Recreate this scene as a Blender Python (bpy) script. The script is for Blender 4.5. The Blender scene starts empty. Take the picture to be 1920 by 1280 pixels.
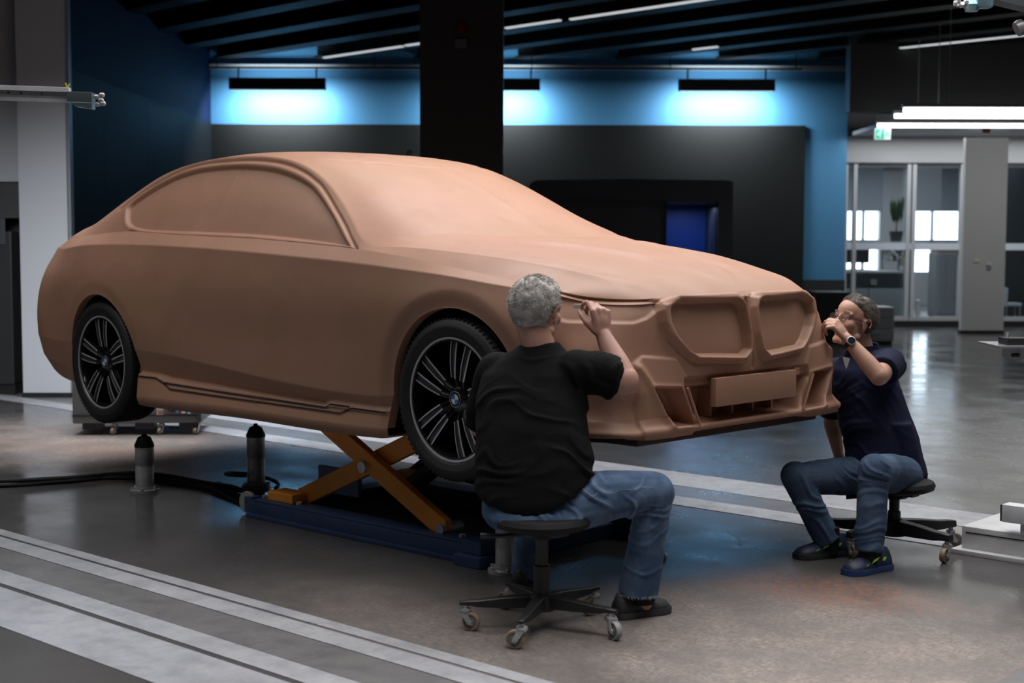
import bpy, bmesh, math, random
import numpy as np
from mathutils import Vector, Matrix, noise
random.seed(7); np.random.seed(7)
S = bpy.context.scene; COL = S.collection
PI = math.pi
# ------------------------------------------------------------------ camera
YAW, PITCH, ROLL = 2.3614, .07251, .00274
CX, CY, CZ = 5.9664, -4.9754, 1.45
FW = Vector((math.cos(YAW)*math.cos(PITCH), math.sin(YAW)*math.cos(PITCH), -math.sin(PITCH)))
RT = Vector((math.sin(YAW), -math.cos(YAW), 0)); UP = RT.cross(FW)
RT2 = RT*math.cos(ROLL)+UP*math.sin(ROLL); UP2 = -RT*math.sin(ROLL)+UP*math.cos(ROLL)
cam = bpy.data.cameras.new('camera'); cam.lens = 50; cam.sensor_width = 36; cam.clip_end = 200
camo = bpy.data.objects.new('camera', cam); COL.objects.link(camo)
camo.matrix_world = Matrix(((RT2.x, UP2.x, -FW.x, CX), (RT2.y, UP2.y, -FW.y, CY), (RT2.z, UP2.z, -FW.z, CZ), (0, 0, 0, 1)))
cam.dof.use_dof = True; cam.dof.focus_distance = 6.6; cam.dof.aperture_fstop = 2.8
S.camera = camo
S.view_settings.view_transform = 'Standard'; S.view_settings.look = 'None'; S.view_settings.gamma = 1
S.view_settings.exposure = 0.0
# ------------------------------------------------------------------ the room's light: ambient and unseen area lamps
wd = bpy.data.worlds.new('world'); S.world = wd; wd.use_nodes = True
wd.node_tree.nodes['Background'].inputs[0].default_value = (.70, .67, .66, 1); wd.node_tree.nodes['Background'].inputs[1].default_value = .036
# the room stands at 45 degrees to the car: RM maps (across, deep, up) room metres to the world
RA_ = math.atan2(-math.cos(YAW), math.sin(YAW))
RM = Matrix.Translation((CX, CY, 0)) @ Matrix.Rotation(RA_, 4, 'Z')
def rw(a, d, z=0): return RM @ Vector((a, d, z))
def area(name, loc, size, size_y, energy, col=(1, 1, 1), rot=(0, 0, 0), spread=180):
    l = bpy.data.lights.new(name, 'AREA'); l.shape = 'RECTANGLE'; l.size = size; l.size_y = size_y; l.energy = energy; l.color = col
    l.spread = math.radians(spread)
    o = bpy.data.objects.new(name, l); COL.objects.link(o)
    o.matrix_world = RM @ Matrix.Translation(loc) @ Matrix.Rotation(rot[2], 4, 'Z') @ Matrix.Rotation(rot[0], 4, 'X') @ Matrix.Rotation(rot[1], 4, 'Y')
    return o
area('unseen_hall_light', (1.2, 7.3, 3.7), 4.6, 3.6, 188, (1, .965, .95), spread=150)
area('unseen_hall_light', (-3.2, 4.2, 3.7), 3.0, 3.0, 46, (.90, .94, 1), spread=70)  # added with a narrow spread to brighten the near floor strips
area('unseen_hall_light', (-4.0, 9.4, 2.5), 1.0, .8, 12, (.92, .95, 1), rot=(math.radians(58), 0, 0), spread=70)  # added low and tilted to brighten the white column, no fixture there
area('unseen_hall_light', (4.4, 12.5, 4.2), 3.4, 5.0, 62, (.95, .97, 1), spread=140)
area('unseen_hall_light', (-3.4, 6.9, 3.9), 2.4, 2.4, 42, (1, .96, .93), spread=150)  # added fill for the car's rear side
area('unseen_hall_light', (-2.4, 10.6, 4.2), 3.4, 2.6, 85, (.95, .96, 1), spread=75)  # added to brighten the floor behind the car's rear
area('unseen_hall_light', (1.4, 3.6, 3.7), 4.0, 1.8, 58, (1, .96, .94), spread=80)
# ------------------------------------------------------------------ materials
MATS = {}
def mat(name, col, rough=.6, metal=0., emit=None, estr=1., spec=.5, noise_=None, bump=None, alpha=1., coat=0., sheen=0.):
    """noise_ = (scale, second colour, amount, detail) ; bump = (scale, strength, distance)"""
    if name in MATS: return MATS[name]
    m = bpy.data.materials.new(name); m.use_nodes = True; nt = m.node_tree; p = nt.nodes['Principled BSDF']
    p.inputs['Base Color'].default_value = (*col, 1); p.inputs['Roughness'].default_value = rough; p.inputs['Metallic'].default_value = metal
    p.inputs['Specular IOR Level'].default_value = spec; p.inputs['Coat Weight'].default_value = coat
    p.inputs['Sheen Weight'].default_value = sheen; p.inputs['Alpha'].default_value = alpha
    if emit: p.inputs['Emission Color'].default_value = (*emit, 1); p.inputs['Emission Strength'].default_value = estr
    tc = nt.nodes.new('ShaderNodeTexCoord')
    if noise_:
        n = nt.nodes.new('ShaderNodeTexNoise'); n.inputs['Scale'].default_value = noise_[0]; n.inputs['Detail'].default_value = noise_[3] if len(noise_) > 3 else 4
        r = nt.nodes.new('ShaderNodeValToRGB'); r.color_ramp.elements[0].position = .35; r.color_ramp.elements[1].position = .68
        mx = nt.nodes.new('ShaderNodeMix'); mx.data_type = 'RGBA'; mx.inputs['A'].default_value = (*col, 1); mx.inputs['B'].default_value = (*noise_[1], 1)
        ml = nt.nodes.new('ShaderNodeMath'); ml.operation = 'MULTIPLY'; ml.inputs[1].default_value = noise_[2]
        nt.links.new(tc.outputs['Object'], n.inputs['Vector']); nt.links.new(n.outputs['Fac'], r.inputs['Fac']); nt.links.new(r.outputs['Color'], ml.inputs[0])
        nt.links.new(ml.outputs[0], mx.inputs['Factor']); nt.links.new(mx.outputs['Result'], p.inputs['Base Color'])
    if bump:
        n = nt.nodes.new('ShaderNodeTexNoise'); n.inputs['Scale'].default_value = bump[0]; n.inputs['Detail'].default_value = 5
        b = nt.nodes.new('ShaderNodeBump'); b.inputs['Strength'].default_value = bump[1]; b.inputs['Distance'].default_value = bump[2] if len(bump) > 2 else .01
        nt.links.new(tc.outputs['Object'], n.inputs['Vector']); nt.links.new(n.outputs['Fac'], b.inputs['Height']); nt.links.new(b.outputs['Normal'], p.inputs['Normal'])
    MATS[name] = m; return m
# ------------------------------------------------------------------ mesh helpers
class MB:
    def __init__(s): s.v = []; s.f = []; s.m = []; s.mats = []
    def mi(s, m):
        if m not in s.mats: s.mats.append(m)
        return s.mats.index(m)
    def add(s, V, F, m=None, M=None):
        o = len(s.v); i = s.mi(m)
        for p in V:
            p = Vector(p); s.v.append((M @ p) if M else p)
        for f in F: s.f.append([o+k for k in f]); s.m.append(i)
        return s
    def box(s, x0, x1, y0, y1, z0, z1, m=None, M=None, bev=0.):
        if bev > 0:
            bm = bmesh.new(); bmesh.ops.create_cube(bm, size=1)
            for v in bm.verts: v.co = Vector(((x0+x1)/2+v.co.x*(x1-x0), (y0+y1)/2+v.co.y*(y1-y0), (z0+z1)/2+v.co.z*(z1-z0)))
            bmesh.ops.bevel(bm, geom=bm.edges[:], offset=bev, segments=2, affect='EDGES', profile=.6)
            bm.verts.index_update(); s.add([v.co.copy() for v in bm.verts], [[v.index for v in f.verts] for f in bm.faces], m, M); bm.free(); return s
        V = [(x, y, z) for z in (z0, z1) for y in (y0, y1) for x in (x0, x1)]
        return s.add(V, [(0, 2, 3, 1), (4, 5, 7, 6), (0, 1, 5, 4), (2, 6, 7, 3), (0, 4, 6, 2), (1, 3, 7, 5)], m, M)
    def lathe(s, prof, n=32, m=None, M=None, caps=True):
        """prof = [(r, z)] round z"""
        V = []; F = []
        for r, z in prof:
            for k in range(n): a = 2*PI*k/n; V.append((r*math.cos(a), r*math.sin(a), z))
        for i in range(len(prof)-1):
            for k in range(n): k2 = (k+1) % n; F.append((i*n+k, i*n+k2, (i+1)*n+k2, (i+1)*n+k))
        if caps: F.append(tuple(range(n))[::-1]); F.append(tuple((len(prof)-1)*n+k for k in range(n)))
        return s.add(V, F, m, M)
    def tube(s, pts, r, n=10, m=None, M=None, caps=True):
        pts = [Vector(p) for p in pts]; rr = r if isinstance(r, (list, tuple)) else [r]*len(pts); V = []; F = []
        up = Vector((0, 0, 1)); prev = None
        for i, p in enumerate(pts):
            t = (pts[min(i+1, len(pts)-1)]-pts[max(i-1, 0)]).normalized()
            if prev is None: a = t.cross(up) if abs(t.dot(up)) < .95 else t.cross(Vector((1, 0, 0)))
            else: a = prev-t*prev.dot(t)
            a.normalize(); b = t.cross(a); prev = a
            for k in range(n): g = 2*PI*k/n; V.append(p+(a*math.cos(g)+b*math.sin(g))*rr[i])
        for i in range(len(pts)-1):
            for k in range(n): k2 = (k+1) % n; F.append((i*n+k, i*n+k2, (i+1)*n+k2, (i+1)*n+k))
        if caps: F.append(tuple(range(n))[::-1]); F.append(tuple((len(pts)-1)*n+k for k in range(n)))
        return s.add(V, F, m, M)
    def prism(s, poly, axis, a0, a1, m=None, M=None):
        """extrude a 2D polygon; axis 'y': poly=(x,z); 'z': poly=(x,y); 'x': poly=(y,z)"""
        n = len(poly); V = []
        for t in (a0, a1):
            for u, w in poly: V.append({'y': (u, t, w), 'z': (u, w, t), 'x': (t, u, w)}[axis])
        F = [tuple(range(n)), tuple(range(2*n-1, n-1, -1))]+[(i, n+i, n+(i+1) % n, (i+1) % n) for i in range(n)]
        return s.add(V, F, m, M)
    def build(s, name, parent=None, smooth=False, bev=None, M=None, fix=True):
        me = bpy.data.meshes.new(name); me.from_pydata([tuple(v) for v in s.v], [], s.f)
        for m in s.mats:
            if m: me.materials.append(m)
        if any(s.m): me.polygons.foreach_set('material_index', s.m)
        if fix:
            bm = bmesh.new(); bm.from_mesh(me); bmesh.ops.recalc_face_normals(bm, faces=bm.faces); bm.to_mesh(me); bm.free()
        if smooth: me.shade_smooth(); 
        if smooth and smooth != 'all': me.set_sharp_from_angle(angle=math.radians(38))
        o = bpy.data.objects.new(name, me); COL.objects.link(o)
        if M: o.matrix_world = M
        if parent: o.parent = parent
        if bev:
            b = o.modifiers.new('bevel', 'BEVEL'); b.width = bev; b.segments = 2; b.limit_method = 'ANGLE'; b.angle_limit = math.radians(50)
        return o
def tag(o, label=None, cat=None, group=None, kind=None):
    if label: o['label'] = label
    if cat: o['category'] = cat
    if group: o['group'] = group
    if kind: o['kind'] = kind
    return o
def thing(name, label, cat, M=None, group=None, kind=None):
    o = bpy.data.objects.new(name, None); COL.objects.link(o); o.empty_display_size = .1
    if M: o.matrix_world = M
    return tag(o, label, cat, group, kind)
def dup(o, parent=None):
    c = o.copy(); COL.objects.link(c)
    if parent: c.parent = parent
    for ch in list(o.children): dup(ch, c)
    return c
def ax(p0, p1):
    """matrix taking z axis from p0 to p1"""
    p0, p1 = Vector(p0), Vector(p1); d = (p1-p0)
    return Matrix.Translation(p0) @ d.to_track_quat('Z', 'Y').to_matrix().to_4x4(), d.length
# ================================================================== the setting
m_floor = bpy.data.materials.new('hall_floor'); m_floor.use_nodes = True
def floor_mat(m, c0, c1, dust, rough0, rough1, stain=True):
    nt = m.node_tree; p = nt.nodes['Principled BSDF']; N = nt.nodes.new; L = nt.links.new
    tc = N('ShaderNodeTexCoord')
    def noi(sc, det=5, vec=None, dist=0., rough=.6):
        n = N('ShaderNodeTexNoise'); n.inputs['Scale'].default_value = sc; n.inputs['Detail'].default_value = det; n.inputs['Distortion'].default_value = dist; n.inputs['Roughness'].default_value = rough
        L(vec or tc.outputs['Object'], n.inputs['Vector']); return n.outputs['Fac']
    def ramp(x, a, b):
        r = N('ShaderNodeMapRange'); r.inputs[1].default_value = a; r.inputs[2].default_value = b; r.clamp = True; L(x, r.inputs[0]); return r.outputs[0]
    def mul(a, b):
        x = N('ShaderNodeMath'); x.operation = 'MULTIPLY'
        for i, q in enumerate((a, b)):
            if isinstance(q, float): x.inputs[i].default_value = q
            else: L(q, x.inputs[i])
        return x.outputs[0]
    def mix(f, a, b):
        x = N('ShaderNodeMix'); x.data_type = 'RGBA'; L(f, x.inputs['Factor'])
        for k, q in (('A', a), ('B', b)):
            if isinstance(q, tuple): x.inputs[k].default_value = (*q, 1)
            else: L(q, x.inputs[k])
        return x.outputs['Result']
    base = mix(ramp(noi(1.3, 4), .35, .7), c0, c1)
    if not stain: base = mix(mul(ramp(noi(9, 6), .45, .7), .6), base, tuple(x*.62 for x in c0))
    base = mix(mul(ramp(noi(38, 3), .45, .75), .25), base, tuple(x*.55 for x in c0))
    rough = ramp(noi(2.2, 4), .3, .75)
    if stain:
        # clay dust trodden into the floor around the work places: blobs with ragged edges
        geo = N('ShaderNodeSeparateXYZ'); L(tc.outputs['Object'], geo.inputs[0])
        def blob(cx, cy, rx, ry, amt, ang=0.):
            mp = N('ShaderNodeMapping'); mp.vector_type = 'TEXTURE'; mp.inputs['Location'].default_value = (cx, cy, 0); mp.inputs['Rotation'].default_value = (0, 0, ang); mp.inputs['Scale'].default_value = (rx, ry, 1)
            L(tc.outputs['Object'], mp.inputs['Vector'])
            ln = N('ShaderNodeVectorMath'); ln.operation = 'LENGTH'; L(mp.outputs[0], ln.inputs[0])
            ad = N('ShaderNodeMath'); ad.operation = 'ADD'; L(ln.outputs['Value'], ad.inputs[0]); L(mul(noi(3.2, 5), .7), ad.inputs[1])
            return mul(ramp(ad.outputs[0], 1.55, .75), amt)
        def mx(a, b):
            x = N('ShaderNodeMath'); x.operation = 'MAXIMUM'; L(a, x.inputs[0]); L(b, x.inputs[1]); return x.outputs[0]
        d = mx(mx(blob(3.15, -.75, 1.25, 1.05, .85), blob(-2.75, -.05, 2.6, 1.0, 1.0, .2)), blob(2.3, -1.5, 1.2, .6, .5))
        # smeared streaks
        def streak(sx, sy, ang, a, b):
            wv = N('ShaderNodeTexNoise'); wv.inputs['Scale'].default_value = 6; L(tc.outputs['Object'], wv.inputs[0])
            ad = N('ShaderNodeVectorMath'); ad.operation = 'MULTIPLY_ADD'; L(wv.outputs['Color'], ad.inputs[0]); ad.inputs[1].default_value = (.10, .10, 0); L(tc.outputs['Object'], ad.inputs[2])
            vm = N('ShaderNodeMapping'); vm.inputs['Scale'].default_value = (sx, sy, 1); vm.inputs['Rotation'].default_value = (0, 0, ang); L(ad.outputs[0], vm.inputs['Vector'])
            return ramp(noi(1., 8, vm.outputs[0], 0., .75), a, b)
        sa, sb_, sc_ = streak(18, 85, .9, .40, .54), streak(90, 24, .35, .40, .54), streak(3.5, 3.5, .2, .34, .60)
        st = mul(mul(sa, sb_), sc_)
        near = mx(ramp(geo.outputs[0], 1.2, 1.8), ramp(geo.outputs[0], -.9, -1.3))
        amt = mul(d, st)
        base = mix(mul(amt, .92), base, dust)
        base = mix(mul(d, .30), base, dust)
        cl = mx(blob(2.75, .02, .55, .28, .75, .2), blob(-2.6, -.1, 1.3, .30, .45, .35)); cl = mul(cl, ramp(noi(30, 5), .42, .60))
        base = mix(cl, base, (.30, .13, .075))
        rr = N('ShaderNodeMath'); rr.operation = 'ADD'; L(mul(rough, rough1-rough0), rr.inputs[0]); rr.inputs[1].default_value = rough0
        nz = N('ShaderNodeMath'); nz.operation = 'ADD'; L(rr.outputs[0], nz.inputs[0]); L(mul(ramp(geo.outputs[0], -.8, 1.2), .14), nz.inputs[1]); r2 = N('ShaderNodeMath'); r2.operation = 'ADD'; L(nz.outputs[0], r2.inputs[0]); L(mul(d, .30), r2.inputs[1]); L(r2.outputs[0], p.inputs['Roughness'])
    else:
        rr = N('ShaderNodeMath'); rr.operation = 'ADD'; L(mul(rough, rough1-rough0), rr.inputs[0]); rr.inputs[1].default_value = rough0; L(rr.outputs[0], p.inputs['Roughness'])
    L(base, p.inputs['Base Color'])
    b = N('ShaderNodeBump'); b.inputs['Strength'].default_value = .05; b.inputs['Distance'].default_value = .002; L(noi(14, 4), b.inputs['Height'])
floor_mat(m_floor, (.062, .061, .062), (.090, .087, .086), (.37, .305, .265), .085, .25)
m_strip = bpy.data.materials.new('floor_strip_metal'); m_strip.use_nodes = True
floor_mat(m_strip, (.30, .31, .34), (.42, .43, .45), (.3, .3, .3), .34, .55, False)
m_strip2 = bpy.data.materials.new('floor_strip_grey'); m_strip2.use_nodes = True
floor_mat(m_strip2, (.14, .14, .145), (.18, .18, .18), (.3, .3, .3), .25, .4, False)
mb = MB(); mb.box(-34, 14, -9, 42, -.3, 0, m_floor)
floor = mb.build('floor'); tag(floor, kind='structure')
SA = math.atan(.055); SM = Matrix.Rotation(SA, 4, 'Z')
for y0, y1, mm, h in ((-1.895, -1.825, m_strip, .003), (-2.03, -1.915, m_strip, .003), (-2.25, -2.035, m_strip2, .0015), (-2.378, -2.255, m_strip, .003), (-2.71, -2.41, m_strip, .003),
                   (1.0, 1.22, m_strip, .003), (1.225, 1.50, m_strip2, .0015), (1.505, 1.90, m_strip, .003)):
    o = MB().box(-16, 12, y0, y1, 0, h, mm, SM).build('floor_strip', floor)
o = MB().box(3.80, 9, -1.72, .9, 0, .003, m_strip2, SM).build('floor_plate', floor)
m_blue = mat('blue_wall_paint', (.060, .21, .38), .6, spec=.3, noise_=(1.2, (.055, .195, .36), .5), bump=(60, .05))
m_blk = mat('dark_wall_panel', (.0065, .0075, .0075), .6, spec=.25, bump=(40, .05), noise_=(.8, (.009, .010, .010), .6))
m_blk2 = mat('ceiling_black', (.010, .011, .013), .7)
m_beam = mat('beam_black', (.012, .013, .015), .6, spec=.25)
m_col = mat('column_black', (.012, .012, .012), .5)
m_navy = mat('side_wall_navy', (.005, .014, .055), .7, spec=.12, noise_=(1., (.004, .011, .045), .6))
m_wht = mat('white_paint', (.55, .57, .61), .55, noise_=(.7, (.50, .52, .55), .5))
m_gry = mat('grey_plaster', (.36, .37, .38), .6, noise_=(1.5, (.33, .34, .35), .5))
m_dgry = mat('dark_grey_panel', (.035, .038, .045), .4)
m_alu = mat('brushed_aluminium', (.72, .74, .78), .42, .12, noise_=(6, (.38, .40, .43), .6))
m_steel = mat('steel', (.55, .56, .58), .30, .35, noise_=(14, (.2, .21, .22), .6))
m_black = mat('black_plastic', (.012, .012, .013), .45, bump=(80, .05))
m_rub = mat('tyre_rubber', (.011, .011, .012), .62, bump=(60, .1, .002))
DW = 23.4
# back wall: blue band above and beside the dark panels
mb = MB(); mb.box(-4.95, 5.46, DW, DW+.3, 0, 4.6, m_blue)
tag(mb.build('wall_back', M=RM), kind='structure')
wp = thing('trim_1', None, None, M=RM, kind='structure')
for a0, a1 in ((-4.9, -.45), (-.447, 4.77)):
    MB().box(a0, a1, DW-.06, DW, 0, 3.29, m_blk).build('wall_panel', wp)
MB().box(4.77, 5.46, DW-.05, DW, 0, .78, m_blk2).build('wall_panel', wp)
tag(MB().box(-5.2, -4.92, 9, DW+.3, 3.30, 4.5, m_navy).build('wall_left', M=RM), kind='structure')
wl = thing('trim_2', None, None, M=RM, kind='structure')
for i in range(7): MB().box(-5.2, -4.90, 9.0+i*2.05, 9.0+i*2.05+2.045, 0, 3.30, mat('side_panel_dark', (.004, .007, .010), .65, spec=.15, noise_=(.9, (.006, .011, .014), .6))).build('wall_panel', wl)
# dark slab over everything and the beams that run along with the car
tag(MB().box(-34, 14, -9, 42, 5.0, 5.2, m_blk2).build('ceiling'), kind='structure')
cb = thing('trim_3', None, None, kind='structure')
beam = None
def clip_room(y, x0, x1):      # keep a beam inside the hall (in front of the back wall)
    out = []
    for k in range(401):
        x = x0+(x1-x0)*k/400; v = RM.inverted() @ Vector((x, y, 0))
        if v.y < DW-.1 or v.x > 5.6: out.append(x)
    return (min(out), max(out)) if out else None
for k in range(-6, 26):
    y = -4.6+k*1.15; r_ = clip_room(y, -25, 10)
    if not r_ : continue
    mb = MB(); mb.box(r_[0], r_[1], y-.09, y+.09, 4.36, 5.0, m_beam); mb.box(r_[0], r_[1], y-.16, y+.16, 4.33, 4.37, m_beam)
    mb.build('ceiling_beam', cb)
for k, (x0, y0, l) in enumerate(((-7.5, 3.1, 2.2), (-10.5, 6.6, 3), (-13.0, 5.4, 4), (-6.0, 9.0, 3.0), (-15, 9.0, 2.5))):
    MB().box(x0, x0+l, y0-.03, y0+.3, 4.9, 4.95, mat('ceiling_tray', (.06, .075, .075), .5)).build('ceiling_tray', cb)
# columns
tag(MB().box(-.905, -.093, 14.0, 14.8, 0, 5.0, m_col).build('column_black', M=RM), 'broad black square column in the middle behind the car', 'column', kind='structure')
cw = thing('column_white', 'white square column at the left behind the car boot', 'column', M=RM, kind='structure')
MB().box(-4.42, -3.99, 12.8, 12.93, .04, 5, m_wht).build('column_shaft', cw)
MB().box(-4.43, -3.97, 12.79, 12.94, 0, .045, m_black).build('plinth', cw)
MB().box(-3.99, -3.965, 12.83, 12.92, .04, 5, mat('column_edge_grey', (.20, .23, .26), .4)).build('side_strip', cw)  # grey strip set on as the column's darker right face
wlc = thing('wall_cabinet', 'white wall panels over a dark grey recess at the far left', 'wall panel', M=RM, kind='structure')
MB().box(-6.2, -4.455, 13.0, 13.3, 1.95, 5, m_wht).build('upper_panel', wlc)
MB().box(-6.2, -4.43, 12.98, 13.5, 1.62, 1.94, mat('recess_head_grey', (.05, .05, .05), .5)).build('recess_head', wlc)
MB().box(-6.2, -4.43, 13.3, 13.5, 0, 1.62, mat('recess_dark', (.022, .022, .023), .5)).build('recess_back', wlc)
# dark machine standing in the recess
mc = thing('machine_cabinet', 'tall dark grey machine cabinet in the recess beside the white column', 'cabinet', M=RM @ Matrix.Translation((-4.9, 13.0, 0)))
MB().box(-.5, .33, 0, .28, .1, 1.5, mat('machine_grey', (.03, .031, .033), .4), bev=.012).build('cabinet_body', mc)
MB().box(-.2, .28, -.012, 0, 1.38, 1.62, mat('machine_screen', (.07, .08, .095), .35), bev=.004).build('display', mc)
MB().box(-.5, .33, .02, .28, 0, .1, m_black).build('plinth', mc)
MB().box(.02, .05, -.008, 0, .12, .14, mat('red_lamp', (.4, .01, .01), .3, emit=(1, .02, .02), estr=1)).build('indicator_lamp', mc)
# ---- dark booth with a blue doorway
bt = thing('booth', 'dark grey rounded booth with an open blue doorway by the back wall', 'booth', M=RM @ Matrix.Translation((0, 20.6, 0)))
def bz(y, d): return 1.45-(y-446)*d/2667
pr = [(.24, 0), (.24, 2.18)]+[(.24+.14*(1-math.cos(t)), 2.18+.10*math.sin(t)) for t in np.linspace(.2, PI/2, 6)]+[(1.6, 2.30), (3.05, 2.285), (3.16, 2.27), (3.17, 0), (2.95, 0), (2.95, 1.98), (.46, 2.02), (.42, 0)]
MB().prism(pr, 'y', -.12, 1.3, mat('booth_frame', (.085, .092, .11), .45)).build('booth_frame', bt, smooth=True)
MB().box(.40, 2.22, .0, .06, 0, 2.03, mat('booth_panel', (.10, .11, .13), .4, noise_=(.8, (.06, .066, .08), .8))).build('front_panel', bt)
dw = MB().box(2.22, 2.94, 1.1, 1.2, 0, 2.03, mat('door_blue', (.02, .085, .42), .45)).build('doorway_panel', bt)
MB().box(2.22, 2.94, -.02, .5, 1.955, 2.0, mat('door_head', (.22, .25, .38), .4)).build('door_header', bt)
MB().box(2.20, 2.225, -.02, .5, 0, 2.0, m_dgry).build('door_jamb', bt); MB().box(2.935, 2.955, -.02, .5, 0, 2.0, m_dgry).build('door_jamb', bt)
area('booth_lamp', (2.6, 21.0, 1.9), .5, .3, 4, (.45, .6, 1))
# pale round post behind the roof
po = thing('pale_post', 'pale grey round-topped post rising behind the car roof', 'post', M=RM @ Matrix.Translation((-1.36, 19, 0)))
MB().lathe([(.055, 0), (.055, 2.55)]+[(.055*math.cos(t), 2.55+.07*math.sin(t)) for t in np.linspace(0, 1.5, 6)], 20, m_wht).build('post_shaft', po, smooth=True)
MB().box(-.09, -.05, -.03, .03, 1.9, 2.4, m_gry, bev=.005).build('post_bracket', po)
MB().lathe([(.16, 0), (.16, .02), (.06, .03)], 20, m_gry).build('foot_plate', po)
# ---- wall lamps on their rail
m_hous = mat('lamp_housing', (.020, .022, .030), .5)
rail = thing('lamp_rail', 'thin grey rail running under the ceiling along the blue wall', 'rail', M=RM)
MB().box(-4.9, 5.4, DW-.20, DW-.12, 4.16, 4.235, m_gry).build('rail_bar', rail)
for a in (-4.87, -2.6, -.5, 1.6, 3.6, 5.35): MB().box(a-.015, a+.015, DW-.16, DW, 4.20, 4.23, m_gry).build('rail_bracket', rail)
MB().tube([(-4.85, DW-.55, 4.14), (-1.0, DW-.55, 4.14)], .018, 8, m_hous).build('hanging_tube', rail)
MB().tube([(-1.0, DW-.55, 4.14), (4.6, DW-.55, 4.14)], .018, 8, m_hous).build('hanging_tube', rail)
for k, a in enumerate((-4.7, -2.2, .3, 2.5, 4.5)): MB().tube([(a, DW-.55, 4.14), (a, DW-.55, 5.0)], .008, 6, m_hous).build('rail_rod', rail)
for i, (a, lb) in enumerate(((-3.74, 'long black linear wall lamp hanging left of the black column'), (-.33, 'long black linear wall lamp half hidden by the black column'), (3.40, 'long black linear wall lamp hanging at the right end of the blue wall'))):
    lp = thing('wall_washer_lamp', lb, 'lamp', M=RM @ Matrix.Translation((a, DW-.55, 3.86)), group='linear lamps in front of the blue wall')
    MB().box(-.765, .765, -.07, .07, -.07, .115, m_hous, bev=.008).build('lamp_housing', lp)
    MB().box(-.74, .74, -.05, .05, -.078, -.069, mat('lamp_lens', (.9, .95, 1), .4, emit=(.75, .9, 1), estr=.5)).build('lamp_lens', lp)
    for sx in (-.62, .62): MB().tube([(sx, 0, .11), (sx, 0, .28)], .014, 8, m_hous).build('hanger', lp)
    l = area('wall_washer', (a, DW-.50, 3.77), 1.4, .16, 100, (.88, .95, 1), rot=(math.radians(30), 0, 0), spread=178)
    l2 = area('wall_washer_up', (a, DW-.50, 4.0), 1.4, .10, 8, (.72, .90, 1), rot=(math.radians(130), 0, 0), spread=150)
# alarm box on the black column
al = thing('alarm_beacon', 'small dark red alarm beacon above a grey box on the black column', 'alarm', M=RM @ Matrix.Translation((-.50, 13.98, 3.42)))
MB().lathe([(.045, 0), (.045, .05), (.03, .08)], 16, mat('dark_red', (.12, .008, .008), .4), Matrix.Translation((0, -.03, .02))).build('beacon', al, smooth=True)
MB().box(-.06, .06, -.06, .02, -.13, -.05, mat('alarm_grey', (.06, .06, .062), .5), bev=.006).build('alarm_box', al)
# ================================================================== the glazed office at the right
DO = 23.6
wr_ = thing('wall_right', None, None, M=RM, kind='structure')
MB().box(5.49, 12, DO, DO+.25, 2.66, 4.2, m_gry).build('wall_header', wr_)
MB().box(5.49, 7.62, DO-.06, DO+.02, 3.12, 3.26, mat('duct_grey', (.20, .22, .25), .5)).build('cable_duct', wr_)
MB().box(5.49, 12, DO-.05, DO+.3, 0, .10, m_black).build('plinth', wr_)
MB().box(5.56, 12, 21.6, DO, 3.14, 3.20, mat('office_soffit', (.42, .43, .45), .5)).build('soffit', wr_)
MB().box(5.0, 12, 21.3, 21.6, 3.33, 5.0, mat('bulkhead', (.018, .019, .022), .6)).build('bulkhead', wr_)
MB().box(5.30, 5.49, DO, DO+9, 0, 4.2, m_gry).build('return_wall', wr_)
pl = thing('column_pale', 'pale grey square column between the two glazed office fronts', 'column', M=RM, kind='structure')
MB().box(6.93, 7.58, 21.9, 22.02, .03, 3.0, mat('column_pale_paint', (.40, .41, .42), .5)).build('column_shaft', pl)
MB().box(6.92, 7.59, 21.89, 22.03, 0, .05, m_black).build('plinth', pl)
MB().box(7.10, 7.19, 21.885, 21.9, 1.10, 1.16, mat('label_cream', (.50, .48, .40), .5)).build('wall_label', pl)
MB().box(7.30, 7.36, 21.88, 21.9, .99, 1.05, mat('switch_grey', (.2, .2, .2), .5)).build('light_switch', pl)
MB().box(7.29, 7.37, 21.885, 21.9, 1.06, 1.10, m_wht).build('socket', pl)
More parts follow.
